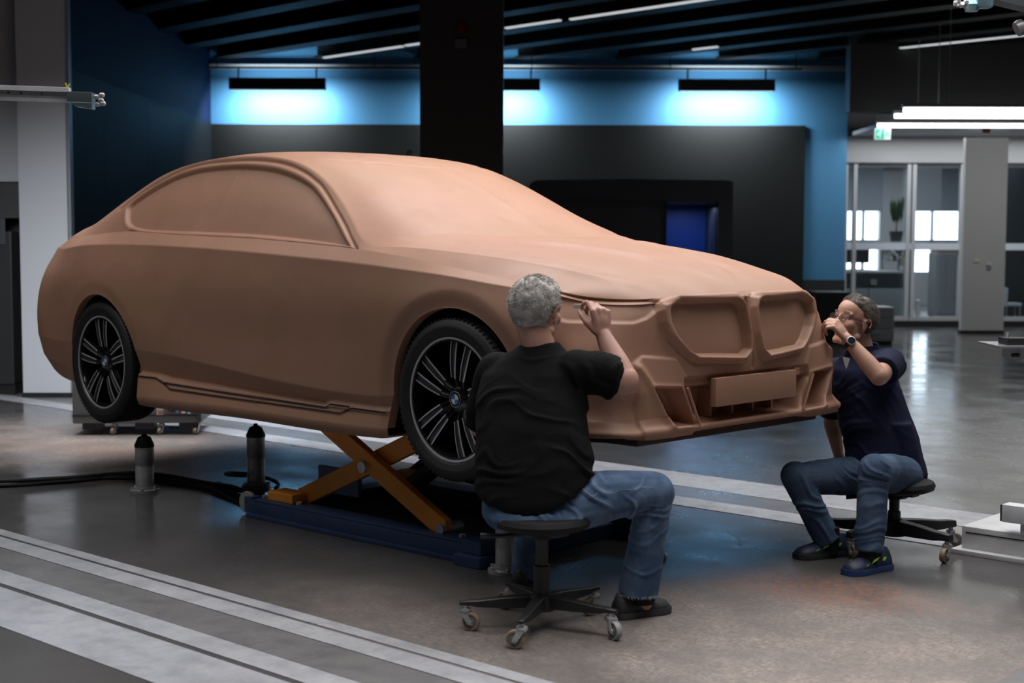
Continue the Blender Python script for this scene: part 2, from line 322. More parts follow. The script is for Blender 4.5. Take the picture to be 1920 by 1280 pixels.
# glazed front: frames and panes
m_fr = mat('window_frame_grey', (.42, .44, .46), .45)
m_glass = bpy.data.materials.new('office_glass'); m_glass.use_nodes = True
nt = m_glass.node_tree; nt.nodes.clear(); o_ = nt.nodes.new('ShaderNodeOutputMaterial'); tr = nt.nodes.new('ShaderNodeBsdfTransparent'); gl = nt.nodes.new('ShaderNodeBsdfGlossy'); gl.inputs['Roughness'].default_value = .02
tr.inputs[0].default_value = (.90, .94, .96, 1); mxs = nt.nodes.new('ShaderNodeMixShader'); mxs.inputs[0].default_value = .06
nt.links.new(tr.outputs[0], mxs.inputs[1]); nt.links.new(gl.outputs[0], mxs.inputs[2]); nt.links.new(mxs.outputs[0], o_.inputs[0])
def glazed(name, a0, a1, muls, z1=2.68, zr=1.33):
    w = thing(name, None, None, M=RM, kind='structure')
    MB().box(a0, a1, DO, DO+.08, z1-.05, z1+.03, m_dgry).build('head_rail', w)
    MB().box(a0, a1, DO, DO+.08, .10, .17, m_fr).build('bottom_rail', w)
    MB().box(a0, a1, DO-.01, DO+.09, zr-.055, zr+.055, mat('rail_pale', (.55, .60, .68), .4)).build('middle_rail', w)
    for a, wd in muls: MB().box(a-wd/2, a+wd/2, DO-.02, DO+.09, .10, z1, m_fr).build('mullion', w)
    e = [m[0] for m in muls]
    for i in range(len(e)-1):
        for q0, q1 in ((.17, zr-.055), (zr+.055, z1-.05)):
            MB().box(e[i]+muls[i][1]/2, e[i+1]-muls[i+1][1]/2, DO+.035, DO+.045, q0, q1, m_glass).build('pane', w)
    return w
glazed('window_1', 5.50, 7.50, [(5.52, .03), (5.66, .06), (6.545, .06), (6.635, .06), (7.42, .05)])
MB().box(7.44, 7.50, DO-.04, DO+.1, .1, 2.72, m_dgry).build('door_post', bpy.data.objects['window_1'])
glazed('window_2', 8.0, 10.6, [(8.03, .06), (9.2, .07), (10.5, .06)])
# far wall with real windows; daylight behind them
DB = 32.0
wf = thing('wall_far', None, None, M=RM, kind='structure')
m_sky = mat('daylight', (1, 1, 1), 1, emit=(.80, .90, 1), estr=4.0)
m_pier = mat('office_wall', (.42, .44, .46), .6)
for a0, a1 in ((6.4, 7.50), (8.24, 8.86), (10.1, 14)): MB().box(a0, a1, DB, DB+.3, 0, 3.3, m_pier).build('wall_pier', wf)
MB().box(6.4, 14, DB, DB+.3, 0, .72, m_pier).build('sill_wall', wf)
MB().box(6.4, 14, DB, DB+.3, 2.98, 3.6, m_pier).build('lintel', wf)
for n, (a0, a1, bars) in enumerate(((7.50, 8.24, (7.9,)), (8.86, 10.1, (9.45,)))):
    w = thing('window_%d' % (n+3), None, None, M=RM, kind='structure')
    MB().box(a0, a1, DB+.22, DB+.24, .72, 2.98, m_sky).build('daylit_pane', w)
    for a in bars: MB().box(a-.03, a+.03, DB+.1, DB+.2, .72, 2.98, m_fr).build('glazing_bar', w)
    MB().box(a0, a1, DB+.1, DB+.2, 1.34, 1.44, m_fr).build('transom', w)
    bl = tag(MB().box(a0-.04, a1+.04, DB-.06, DB-.03, 2.07, 3.1, mat('blind_cloth', (.30, .34, .39), .7)).build('roller_blind', M=RM), 'grey-blue roller blind half drawn over the %s far office window' % ('left' if n == 0 else 'right'), 'blind')
tag(MB().box(6.3, 14, DO+.3, DB+.3, 3.3, 3.4, m_wht).build('ceiling_office', M=RM), kind='structure')
area('office_light', (7.8, 28, 3.2), 3, 5, 150, (.93, .97, 1))
# office furniture
def at(a, d, z=0): return RM @ Matrix.Translation((a, d, z))
m_cab = mat('office_cabinet', (.30, .33, .34), .5)
dk = thing('office_desk', 'long pale office counter with a dark shelf behind the glass', 'desk', M=at(6.05, 24.6))
MB().box(-.5, .75, 0, .6, .86, .90, mat('desk_top', (.36, .38, .39), .4), bev=.005).build('desk_top', dk)
MB().box(-.48, .73, .02, .58, .60, .86, mat('desk_shelf_dark', (.03, .035, .04), .5)).build('shelf', dk)
for i in range(2): MB().box(-.48+i*.605, .115+i*.605, .0, .58, .12, .60, m_cab, bev=.006).build('desk_door', dk)
MB().box(-.45, .70, .05, .55, 0, .12, m_black).build('plinth', dk)
MB().box(.15, .25, -.012, .0, .66, .76, mat('phone', (.25, .25, .24), .5)).build('telephone', dk)
cb2 = thing('filing_cabinet', 'tall pale grey cabinet at the right inside the office', 'cabinet', M=at(7.84, 26.0))
MB().box(-.10, .42, 0, .5, .05, 1.20, mat('cab_pale', (.36, .39, .43), .4, noise_=(3, (.32, .35, .39), .5)), bev=.01).build('cabinet_body', cb2)
for i in range(3): MB().box(-.08+i*.165, .07+i*.165, -.012, 0, .1, 1.16, mat('cab_pale', (1, 1, 1))).build('cabinet_door', cb2)
MB().box(-.08, .4, .02, .48, 0, .05, m_black).build('plinth', cb2)
tb_ = tag(MB().box(-.25, .2, .0, .35, 1.2, 1.28, mat('cardboard', (.30, .22, .13), .7), bev=.005).build('flat_box', M=at(8.02, 26.05)), 'flat brown cardboard box lying on the tall office cabinet', 'box')
m_leaf = mat('plant_leaf', (.02, .05, .02), .5)
def plant(a, d, z0, h, w, nl, label, name='potted_plant', tall=False):
    t = thing(name, label, 'plant', M=at(a, d, z0)); mb = MB()
    for k in range(nl):
        an = random.uniform(0, 2*PI); hh = h*random.uniform(.4, 1); rr = w*random.uniform(.2, 1)*(.6 if tall else 1)
        ln = random.uniform(.12, .25) if not tall else random.uniform(.2, .45)
        b = Vector((rr*.5*math.cos(an), rr*.5*math.sin(an), hh*.7)); d_ = Vector((math.cos(an)*(.15 if tall else .8), math.sin(an)*(.15 if tall else .8), 1 if tall else .4)).normalized()
        s_ = d_.cross(Vector((0, 0, 1))).normalized()*.022 if not tall else Vector((.02, 0, 0))
        mb.add([b, b+d_*ln*.5+s_, b+d_*ln, b+d_*ln*.5-s_], [(0, 1, 2, 3)], m_leaf)
    mb.build('foliage', t, fix=False)
    MB().lathe([(.10, -.22), (.13, -.02), (.12, -.02), (.11, -.06)], 18, mat('pot_dark', (.03, .035, .04), .5)).build('plant_pot', t, smooth=True)
    MB().tube([(0, 0, -.05), (.01, 0, h*.7)], [.014, .008], 6, mat('stem', (.07, .05, .03), .7)).build('stem', t)
st_ = thing('plant_stand', 'pale stand with two shelves carrying plants behind the glass', 'stand', M=at(7.32, 27.2))
MB().box(-.28, .28, -.2, .2, 1.36, 1.40, m_wht, bev=.004).build('shelf', st_); MB().box(-.28, .28, -.2, .2, .62, .66, m_wht, bev=.004).build('shelf', st_)
for sx in (-.25, .25): MB().tube([(sx, 0, 0), (sx, 0, 1.38)], .02, 8, m_wht).build('upright', st_)
plant(7.32, 27.2, 1.62, .42, .30, 60, 'tall upright green plant on the top shelf of the stand', tall=True)
plant(7.36, 27.15, .88, .45, .55, 130, 'bushy dark green plant on the lower shelf of the stand')
# a pale floor lamp of stacked blocks
lf_ = thing('paper_lamp', 'pale beige block lamp on a post standing in front of the office plants', 'lamp', M=at(6.98, 25.2))
MB().tube([(0, 0, 0), (0, 0, 1.2)], .02, 8, m_wht).build('lamp_post', lf_)
for z in (.98, .40, .15): MB().box(-.11, .11, -.08, .08, z, z+.14, mat('beige_block', (.42, .36, .27), .6), bev=.01).build('lamp_shade', lf_)
MB().lathe([(.14, 0), (.14, .02)], 18, m_wht).build('lamp_base', lf_)
sc_ = thing('monitor', 'dark computer monitor on the counter behind the glass', 'monitor', M=at(6.2, 25.75, .90))
MB().box(-.25, .25, -.02, .02, .12, .42, mat('screen_dark', (.02, .025, .03), .3), bev=.006).build('screen', sc_); MB().box(-.02, .02, .0, .03, 0, .2, m_black).build('stand', sc_); MB().box(-.12, .12, -.08, .08, 0, .012, m_black).build('foot', sc_)
tb3 = thing('office_table', 'table with pale top at the far side of the office counter', 'table', M=at(6.25, 25.75))
MB().box(-.6, .3, -.3, .3, .86, .9, m_cab, bev=.004).build('table_top', tb3)
for sx in (-.56, .26):
    for sy in (-.26, .26): MB().tube([(sx, sy, 0), (sx, sy, .86)], .02, 8, m_cab).build('leg', tb3)
wb = thing('white_device', 'small white device on the floor inside the office', 'device', M=at(7.22, 25.3))
MB().lathe([(.09, 0), (.09, .05), (.05, .1), (.045, .36), (.02, .38)], 18, m_wht).build('device_body', wb, smooth=True); MB().lathe([(.11, 0), (.11, .02)], 18, m_gry).build('device_base', wb)
# right-hand glazed bay: dim furniture
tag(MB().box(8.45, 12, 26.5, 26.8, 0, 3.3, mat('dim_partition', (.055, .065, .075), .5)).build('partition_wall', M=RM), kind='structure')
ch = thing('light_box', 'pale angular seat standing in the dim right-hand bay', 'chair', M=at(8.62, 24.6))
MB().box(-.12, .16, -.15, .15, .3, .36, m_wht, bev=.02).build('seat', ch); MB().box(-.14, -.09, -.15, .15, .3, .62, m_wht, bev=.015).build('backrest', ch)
for sx in (-.1, .13):
    for sy in (-.12, .12): MB().tube([(sx, sy, 0), (sx, sy, .3)], .012, 6, m_steel).build('leg', ch)
# low black bench beside the blue wall end
bk = thing('low_cabinet', 'low black cabinet with a grey drawer unit behind the right-hand man', 'cabinet', M=at(4.45, 19.6))
MB().box(-.25, .22, 0, .6, .06, .72, m_black, bev=.01).build('cabinet_body', bk)
MB().box(-.22, .19, -.012, 0, .1, .68, m_blk2).build('cabinet_door', bk)
MB().box(-.22, .2, .03, .58, 0, .06, m_black).build('plinth', bk)
du = thing('drawer_unit', 'grey metal drawer unit beside the low black cabinet', 'cabinet', M=at(4.90, 19.5))
MB().box(-.2, .35, 0, .5, .05, .52, m_cab, bev=.008).build('drawer_body', du)
for i in range(3): d0 = MB().box(-.18, .33, -.012, 0, .08+i*.15, .21+i*.15, mat('drawer_face', (.22, .25, .26), .5), bev=.003).build('drawer', du); MB().box(0, .15, -.03, -.012, .16+i*.15, .175+i*.15, m_steel).build('drawer_handle', d0)
MB().box(-.18, .33, .02, .48, 0, .05, m_black).build('plinth', du)
# exit sign
ex = thing('exit_sign', 'small green and white emergency exit sign hanging before the office', 'sign', M=at(5.42, 21.0, 0))
MB().box(-.115, .115, -.02, .02, 2.905, 3.065, mat('sign_white', (.85, .9, .88), .4, emit=(.80, .95, .92), estr=.7)).build('sign_box', ex)
m_gr = mat('sign_green', (.02, .45, .28), .4, emit=(.05, .55, .38), estr=.8)
MB().prism([(-.107, 2.913), (.02, 2.913), (.02, 3.057), (-.107, 3.057)], 'y', -.026, -.02, m_gr).build('green_field', ex)
m_wg = mat('sign_figure', (.9, 1, .97), .4, emit=(.9, 1, .97), estr=.9)
rn = MB(); rn.lathe([(.011, 0), (.011, .003)], 12, m_wg, Matrix.Translation((-.035, -.026, 3.032)) @ Matrix.Rotation(PI/2, 4, 'X'))
for p0, p1 in (((-.04, 3.018), (-.055, 2.985)), ((-.055, 2.985), (-.038, 2.962)), ((-.038, 2.962), (-.045, 2.935)), ((-.055, 2.985), (-.075, 2.97)), ((-.075, 2.97), (-.09, 2.975)), ((-.043, 3.012), (-.022, 2.995)), ((-.043, 3.012), (-.068, 3.0))):
    rn.tube([(p0[0], -.027, p0[1]), (p1[0], -.027, p1[1])], .0055, 6, m_wg)
rn.build('running_figure', ex)
MB().prism([(.035, 2.95), (.095, 2.95), (.095, 3.02), (.035, 3.02)], 'y', -.025, -.02, mat('sign_door', (.35, .8, .6), .4, emit=(.35, .8, .6), estr=.6)).build('door_symbol', ex)
for sx in (-.08, .08): MB().tube([(sx, 0, 3.06), (sx, 0, 3.27)], .006, 6, m_gry).build('hanger', ex)
# red alarm
ra = thing('alarm_siren', 'dark red alarm siren fixed above the pale column', 'alarm', M=at(7.22, 21.85, 3.12))
MB().lathe([(.05, -.06), (.065, -.04), (.065, .03), (.04, .06)], 18, mat('siren_red', (.10, .006, .008), .35)).build('siren_body', ra, smooth=True); MB().box(-.07, .07, .0, .06, .05, .075, m_gry).build('siren_mount', ra)
# long fluorescent tubes over the office approach
m_tube = mat('tube_light', (1, 1, .97), .5, emit=(1, 1, .95), estr=6)
for k, (d, a0, lb) in enumerate(((18.5, 5.02, 'nearest of the long white tube lights before the office'), (19.3, 5.12, 'second long white tube light before the office'), (20.9, 5.30, 'farthest of the long white tube lights before the office'))):
    t = thing('tube_light', lb, 'lamp', M=at(a0, d, 3.11 if d < 19 else 3.10), group='white tube lights before the office')
    MB().box(0, 6.5, -.05, .05, .035, .075, m_gry).build('lamp_housing', t)
    MB().tube([(.02, 0, .0), (6.45, 0, .0)], .028, 12, m_tube).build('light_tube', t, smooth=True)
    for sx in (.6, 3.2, 5.9): MB().tube([(sx, 0, .07), (sx, 0, 1.9)], .006, 6, m_gry).build('hanger', t)
# slim strip lights up among the beams
m_sl = mat('strip_light', (1, 1, 1), .5, emit=(.95, .98, 1), estr=.55)
strips = [(-12.2, 8.83, 1.9, 'strip light farthest left, ending before the black column'), (-10.2, 8.81, 1.0, 'short strip light just left of the black column'), (-7.9, 8.62, 1.0, 'short strip light just right of the black column'), (-6.75, 8.66, 2.6, 'long strip light right of the black column'), (-7.45, 12.1, .45, 'stub of strip light above the right wall lamp'), (-5.15, 14.1, 2.3, 'strip light among the beams at the upper right')]
for x0, y0, l, lb in strips:
    t = thing('strip_light', 'thin pale '+lb, 'lamp', M=Matrix.Translation((x0, y0, 4.28)), group='thin strip lights among the beams')
    MB().box(0, l, -.03, .03, -.02, 0, m_sl).build('diffuser', t); MB().box(0, l, -.04, .04, 0, .05, m_hous).build('lamp_housing', t)
    for sx in (.15*l, l*.85): MB().tube([(sx, 0, .05), (sx, 0, .72)], .006, 6, m_hous).build('hanger', t)

area('approach_light', (7.4, 22.6, 3.1), 4, 1.4, 60, (.97, .98, 1), rot=(0, 0, 0))
area('tube_glow', (8.2, 19.6, 3.0), 6, 2.2, 40, (1, .99, .95), spread=170)
# ---------- car body surface (car frame: x forward, y left, z up from the tyre contact plane) ----------
def nspline(t, V, T):
    """natural cubic spline through V (n,...) at knots t, sampled at T"""
    t = np.asarray(t, float); V = np.asarray(V, float); n = len(t)
    h = np.diff(t); A = np.eye(n); R = np.zeros_like(V)
    for i in range(1, n-1):
        A[i, i-1] = h[i-1]; A[i, i] = 2*(h[i-1]+h[i]); A[i, i+1] = h[i]
        R[i] = 6*((V[i+1]-V[i])/h[i] - (V[i]-V[i-1])/h[i-1])
    M = np.linalg.solve(A, R.reshape(n, -1)).reshape(V.shape)
    k = np.clip(np.searchsorted(t, T, side='right')-1, 0, n-2)
    a = (t[k+1]-T)/h[k]; b = 1-a
    sh = (-1,)+(1,)*(V.ndim-1)
    a = a.reshape(sh); b = b.reshape(sh); hh = h[k].reshape(sh)
    return a*V[k]+b*V[k+1]+((a**3-a)*M[k]+(b**3-b)*M[k+1])*hh**2/6
def keyed(keys, X):
    k = np.array(keys, float)
    return nspline(k[:, 0], k[:, 1:], np.asarray(X, float))
def smooth01(x): x = np.clip(x, 0, 1); return x*x*(3-2*x)
# side stations of the tub, rows from the underbody edge up to the window sill / bonnet edge
SX = [-2.12, -1.85, -1.5, -1.1, -.6, -.1, .4, .8, 1.15, 1.5, 1.8, 2.02]
def side_rows():
    X = np.array(SX); rows = []
    f = lambda ks: keyed(ks, X)
    #       w at each row as function of x, z likewise
    r0 = f([(-2.2,.76,.23),(-1.5,.80,.165),(0,.80,.165),(1.5,.80,.19),(2.1,.83,.235)])
    r1 = f([(-2.2,.82,.225),(-1.5,.895,.175),(0,.905,.172),(1.2,.90,.182),(1.7,.90,.225),(2.1,.890,.245)])
    r2 = f([(-2.2,.850,.31),(-1.5,.898,.31),(-1,.880,.308),(0,.874,.274),(1.0,.880,.255),(1.5,.900,.268),(2.1,.905,.29)])
    r3 = f([(-2.2,.870,.45),(-1.5,.930,.45),(-1,.922,.44),(0,.925,.37),(1.0,.925,.33),(1.5,.935,.36),(2.1,.895,.40)])
    r4 = f([(-2.2,.865,.62),(-1.5,.948,.62),(-.8,.928,.58),(0,.925,.54),(.8,.928,.54),(1.5,.948,.56),(1.85,.918,.56),(2.1,.868,.56)])
    r5 = f([(-2.2,.850,.82),(-1.5,.940,.85),(-.8,.932,.82),(0,.936,.79),(.8,.935,.75),(1.5,.945,.74),(1.85,.905,.70),(2.1,.84,.69)])
    r6 = f([(-2.2,.775,1.000),(-1.85,.862,1.018),(-1.5,.898,1.025),(-1.1,.912,1.022),(-.3,.918,.996),(.4,.918,.958),(.95,.914,.922),(1.35,.910,.888),(1.6,.892,.862),(1.85,.852,.828),(2.1,.79,.795)])
    r7 = f([(-2.2,.690,1.072),(-1.85,.755,1.085),(-1.5,.800,1.098),(-1.2,.835,1.098),(-.9,.852,1.082),(-.4,.860,1.062),(.17,.862,1.038),(.7,.866,1.002),(1.05,.868,.968),(1.32,.859,.933),(1.54,.846,.898),(1.77,.819,.862),(2.05,.765,.808)])
    return [np.column_stack([X, r[:, 0], r[:, 1]]) for r in (r0,r1,r2,r3,r4,r5,r6,r7)]
def P_(*a): return np.array(a, float)
REAR = [  # columns rear centre -> rear corner : (x, w, z) per row
 [P_(-2.46,0,.25), P_(-2.52,0,.26), P_(-2.585,0,.36), P_(-2.645,0,.48), P_(-2.66,0,.62), P_(-2.61,0,.85), P_(-2.60,0,1.03), P_(-2.57,0,1.085)],
 [P_(-2.43,.40,.25), P_(-2.50,.42,.26), P_(-2.565,.43,.36), P_(-2.625,.44,.48), P_(-2.64,.44,.62), P_(-2.59,.43,.85), P_(-2.575,.40,1.025), P_(-2.54,.38,1.08)],
 [P_(-2.38,.66,.25), P_(-2.46,.71,.26), P_(-2.53,.73,.36), P_(-2.565,.75,.48), P_(-2.575,.75,.62), P_(-2.52,.74,.83), P_(-2.46,.67,1.012), P_(-2.42,.60,1.068)],
 [P_(-2.25,.73,.24), P_(-2.30,.795,.25), P_(-2.36,.83,.345), P_(-2.39,.845,.47), P_(-2.40,.842,.62), P_(-2.36,.815,.83), P_(-2.31,.735,1.005), P_(-2.30,.665,1.070)],
]
FRONT = [ # columns front corner -> front centre
 [P_(2.16,.80,.24), P_(2.22,.850,.25), P_(2.21,.860,.31), P_(2.18,.855,.41), P_(2.13,.840,.56), P_(2.115,.795,.68), P_(2.125,.745,.775), P_(2.105,.720,.797)],
 [P_(2.28,.68,.24), P_(2.365,.725,.25), P_(2.340,.725,.31), P_(2.335,.740,.42), P_(2.30,.715,.555), P_(2.285,.675,.68), P_(2.285,.630,.765), P_(2.262,.60,.786)],
 [P_(2.33,.48,.245), P_(2.395,.50,.252), P_(2.375,.50,.32), P_(2.370,.50,.43), P_(2.360,.49,.55), P_(2.350,.47,.68), P_(2.335,.46,.775), P_(2.312,.45,.797)],
 [P_(2.33,.22,.245), P_(2.40,.23,.255), P_(2.385,.23,.33), P_(2.385,.23,.44), P_(2.395,.23,.54), P_(2.375,.23,.68), P_(2.355,.23,.785), P_(2.330,.23,.806)],
 [P_(2.33,0,.245), P_(2.40,0,.255), P_(2.39,0,.33), P_(2.395,0,.44), P_(2.405,0,.535), P_(2.385,0,.68), P_(2.36,0,.785), P_(2.337,0,.806)],
]
def tub_net():
    rows = side_rows()
    net = np.zeros((8, len(REAR)+len(SX)+len(FRONT), 3))
    for r in range(8):
        net[r] = np.array([c[r] for c in REAR]+list(rows[r])+[c[r] for c in FRONT])
    return net
def col_param(net):
    m = net[3:7].mean(0); d = np.linalg.norm(np.diff(m, axis=0), axis=1)
    return np.concatenate([[0], np.cumsum(d)])
def row_eval(C, nseg, crease):
    """C (rows, ..., 3) ; Catmull-Rom per segment with one-sided tangents at crease rows"""
    n = C.shape[0]; out = []
    L = np.linalg.norm(np.diff(C, axis=0), axis=-1, keepdims=True)+1e-6
    D = np.diff(C, axis=0)/L
    def tan(i, side):
        if i == 0: return D[0]
        if i == n-1: return D[-1]
        if i in crease: return D[i-1] if side < 0 else D[i]
        return (D[i-1]*L[i]+D[i]*L[i-1])/(L[i]+L[i-1])
    for i in range(n-1):
        a, b = C[i], C[i+1]; ta = tan(i, 1)*L[i]; tb = tan(i+1, -1)*L[i]
        ts = np.linspace(0, 1, nseg[i], endpoint=False)
        for t in ts:
            out.append((2*t**3-3*t**2+1)*a+(t**3-2*t**2+t)*ta+(-2*t**3+3*t**2)*b+(t**3-t**2)*tb)
    out.append(C[-1]); return np.array(out)
def sample_cols(par, step_r=.02, step_s=.0075, step_f=.0045):
    iS = len(REAR); iF = len(REAR)+len(SX)-1
    a = np.arange(par[0], par[iS], step_r); b = np.arange(par[iS], par[iF], step_s); c = np.linspace(par[iF], par[-1], int((par[-1]-par[iF])/step_f)+1)
    return np.concatenate([a, b, c]), len(a), len(a)+len(b)
# ---- the upper deck: bonnet, glasshouse, roof, boot; rows T0 (belt) .. T5 (centre) ----
RAIL = [(-2.40,.56,1.100),(-2.12,.59,1.160),(-1.85,.610,1.242),(-1.53,.632,1.338),(-1.25,.648,1.413),(-.96,.658,1.461),(-.44,.665,1.487),(-.10,.666,1.465),(.10,.674,1.427),(.31,.694,1.347),(.50,.736,1.241),(.68,.792,1.116),(.83,.838,1.022),(1.0,.83,1.002),(1.32,.790,.984),(1.7,.720,.940),(2.02,.62,.880)]
CEN = [(-2.50,1.105),(-2.3,1.125),(-2.12,1.165),(-1.85,1.250),(-1.53,1.362),(-1.25,1.445),(-.96,1.502),(-.44,1.530),(-.10,1.512),(.20,1.472),(.50,1.385),(.83,1.248),(1.10,1.112),(1.25,1.052),(1.40,1.032),(1.7,.993),(2.0,.935),(2.2,.868),(2.337,.806)]
def top_grid(par, U, i0, i1, belt):
    """belt = dense belt curve for the side columns; returns grid rows x cols"""
    X = belt[:, 0]; wb, zb = belt[:, 1], belt[:, 2]
    rl = keyed(RAIL, X); cz = keyed(CEN, X)[:, 0]
    wr, zr = rl[:, 0], rl[:, 1]
    g = smooth01((zr-zb-.02)/.22)                     # 1 inside the glasshouse
    C = []
    C.append(np.stack([X, wb, zb], -1))
    C.append(np.stack([X, wb*.5+wr*.5+.014*g, zb*.5+zr*.5], -1))
    C.append(np.stack([X, wr, zr], -1))
    for fr, lift in ((.80, .50), (.48, .86)):
        C.append(np.stack([X, wr*fr, zr+(cz-zr)*lift], -1))
    C.append(np.stack([X, wr*0, cz], -1))
    return np.array(C)
def sdf_poly(px, pz, poly):
    """signed distance to closed polygon, negative inside; px,pz arrays"""
    d = np.full(px.shape, 1e9); ins = np.zeros(px.shape, bool); n = len(poly)
    for i in range(n):
        x0, z0 = poly[i]; x1, z1 = poly[(i+1) % n]
        ex, ez = x1-x0, z1-z0; wx, wz = px-x0, pz-z0
        t = np.clip((wx*ex+wz*ez)/(ex*ex+ez*ez+1e-12), 0, 1)
        d = np.minimum(d, (wx-ex*t)**2+(wz-ez*t)**2)
        c = ((z0 <= pz) & (pz < z1)) | ((z1 <= pz) & (pz < z0))
        with np.errstate(divide='ignore', invalid='ignore'):
            xi = x0+(pz-z0)*ex/np.where(ez == 0, 1e-12, ez)
        ins ^= c & (px < xi)
    return np.where(ins, -1, 1)*np.sqrt(d)
def sdf_line(px, pz, pts):
    d = np.full(px.shape, 1e9)
    for (x0, z0), (x1, z1) in zip(pts[:-1], pts[1:]):
        ex, ez = x1-x0, z1-z0; wx, wz = px-x0, pz-z0
        t = np.clip((wx*ex+wz*ez)/(ex*ex+ez*ez+1e-12), 0, 1)
        d = np.minimum(d, (wx-ex*t)**2+(wz-ez*t)**2)
    return np.sqrt(d)
def sm_poly(pts, k=6, closed=True):
    """round a polygon by Catmull-Rom"""
    p = np.array(pts, float); n = len(p); out = []
    for i in range(n if closed else n-1):
        if closed: a, b, c, d = p[(i-1) % n], p[i], p[(i+1) % n], p[(i+2) % n]
        else: a, b, c, d = p[max(i-1, 0)], p[i], p[i+1], p[min(i+2, n-1)]
        for t in np.arange(k)/k:
            out.append(.5*((2*b)+(-a+c)*t+(2*a-5*b+4*c-d)*t*t+(-a+3*b-3*c+d)*t**3))
    if not closed: out.append(p[-1])
    return np.array(out)
def base_grids():
    net = tub_net(); par = col_param(net)
    U, nA, nB = sample_cols(par)
    dense = np.array([nspline(par, net[r], U) for r in range(8)])      # rows x cols x 3
    dense[:, :, 1] = np.maximum(dense[:, :, 1], 0); dense[:, -1, 1] = 0; dense[:, 0, 1] = 0
    tub = row_eval(dense, [6, 14, 20, 26, 34, 30, 10], {1, 2, 3, 6})
    # upper deck: side columns as lateral sections, end columns bend to the leading / trailing edge
    belt = dense[7]
    sb = belt[nA:nB]
    C = top_grid(par, U, nA, nB, sb)
    top = row_eval(C, [38, 44, 10, 16, 24], {2} )
    nr = top.shape[0]
    # resample the end curves (front: columns nB-1..end ; rear: nA..0) to nr points
    def resamp(curve, W):
        w = curve[:, 1]; o = np.argsort(w)
        return np.stack([np.interp(W, w[o], curve[o, 0]), W, np.interp(W, w[o], curve[o, 2])], -1)
    fe = resamp(belt[nB-1:], top[:, -1, 1]*belt[nB-1, 1]/top[0, -1, 1]); re_ = resamp(belt[:nA+1][::-1], top[:, 0, 1]*belt[nA, 1]/top[0, 0, 1])
    def blend(last, prev, edge, n, cenz, m):
        """n columns between section 'last' and edge curve; slope continued from prev"""
        cols = []; tan = (last-prev)*m
        L = (edge[:, 0]-last[:, 0])/(last[:, 0]-prev[:, 0])
        tan = (last-prev)*L[:, None]
        for t in np.linspace(0, 1, n+1)[1:]:
            h = (2*t**3-3*t**2+1)*last+(t**3-2*t**2+t)*tan+(-2*t**3+3*t**2)*edge
            # centre height follows CEN
            te = (edge-last); te = te.copy(); te[:, 2] *= 1.9
            h = h+(t**3-t**2)*te
            cols.append(h)
        return cols
    fcols = blend(top[:, -1], top[:, -3], fe, 50, None, 1)
    rcols = blend(top[:, 0], top[:, 2], re_, 24, None, 1)
    top = np.concatenate([np.array(rcols)[::-1].transpose(1, 0, 2), top, np.array(fcols).transpose(1, 0, 2)], 1)
    return tub, top, nA, nB

GLASS = [(-1.34,1.128),(-1.27,1.116),(-1.07,1.098),(-.56,1.080),(-.066,1.062),(.346,1.037),(.681,1.012),(.748,1.004),(.66,1.062),(.528,1.16),(.314,1.288),(.21,1.333),(.103,1.367),(-.03,1.398),(-.17,1.418),(-.42,1.437),(-.76,1.435),(-.95,1.417),(-1.09,1.393),(-1.33,1.330),(-1.48,1.275),(-1.515,1.24),(-1.49,1.21),(-1.42,1.155)]
FRAMEL = [(.800,.990),(.715,1.048),(.615,1.123),(.375,1.283),(.28,1.332),(.175,1.376),(.04,1.416),(-.12,1.443),(-.33,1.459),(-.68,1.462),(-.88,1.450),(-1.04,1.427),(-1.37,1.347),(-1.56,1.285),(-1.66,1.235)]
KOUT = [(.556,.745),(.540,.777),(.455,.803),(.075,.806),(.035,.785),(.016,.74),(.010,.63),(.020,.55),(.075,.503),(.385,.523),(.45,.565),(.530,.632),(.556,.69)]
KIN = [(.503,.745),(.490,.762),(.435,.779),(.100,.777),(.066,.765),(.044,.735),(.036,.63),(.046,.562),(.090,.535),(.365,.549),(.415,.575),(.475,.635),(.505,.69)]
INTAKE = [(.632,.437),(.468,.425),(.380,.272),(.528,.272)]
CENTRAL = [(.442,.424),(-.442,.424),(-.352,.276),(.352,.276)]
HEADL = [(.98,.92),(1.15,.88),(1.258,.85),(1.527,.815),(1.80,.785),(1.79,.74),(1.72,.705),(1.64,.688),(1.27,.692),(1.12,.715),(1.02,.78)]
ROOFX = [(.0,.425),(.2,.388),(.4,.285),(.6,.10)]
RA = .392
def grid_normals(G, flip):
    du = np.gradient(G, axis=1); dv = np.gradient(G, axis=0)
    n = np.cross(du, dv); n /= np.linalg.norm(n, axis=-1, keepdims=True)+1e-12
    return -n if flip else n
def edge(d, w): return smooth01(-d/w)            # 0 outside, 1 deeper than w inside
def bump(d, w): return np.exp(-(d/w)**2)
def blur(D, n=2):
    for _ in range(n):
        for ax_ in (0, 1):
            P_2 = np.concatenate([D.take([0], ax_), D, D.take([-1], ax_)], ax_); m = D.shape[ax_]
            D = (P_2.take(range(m), ax_)+2*P_2.take(range(1, m+1), ax_)+P_2.take(range(2, m+2), ax_))/4
    return D
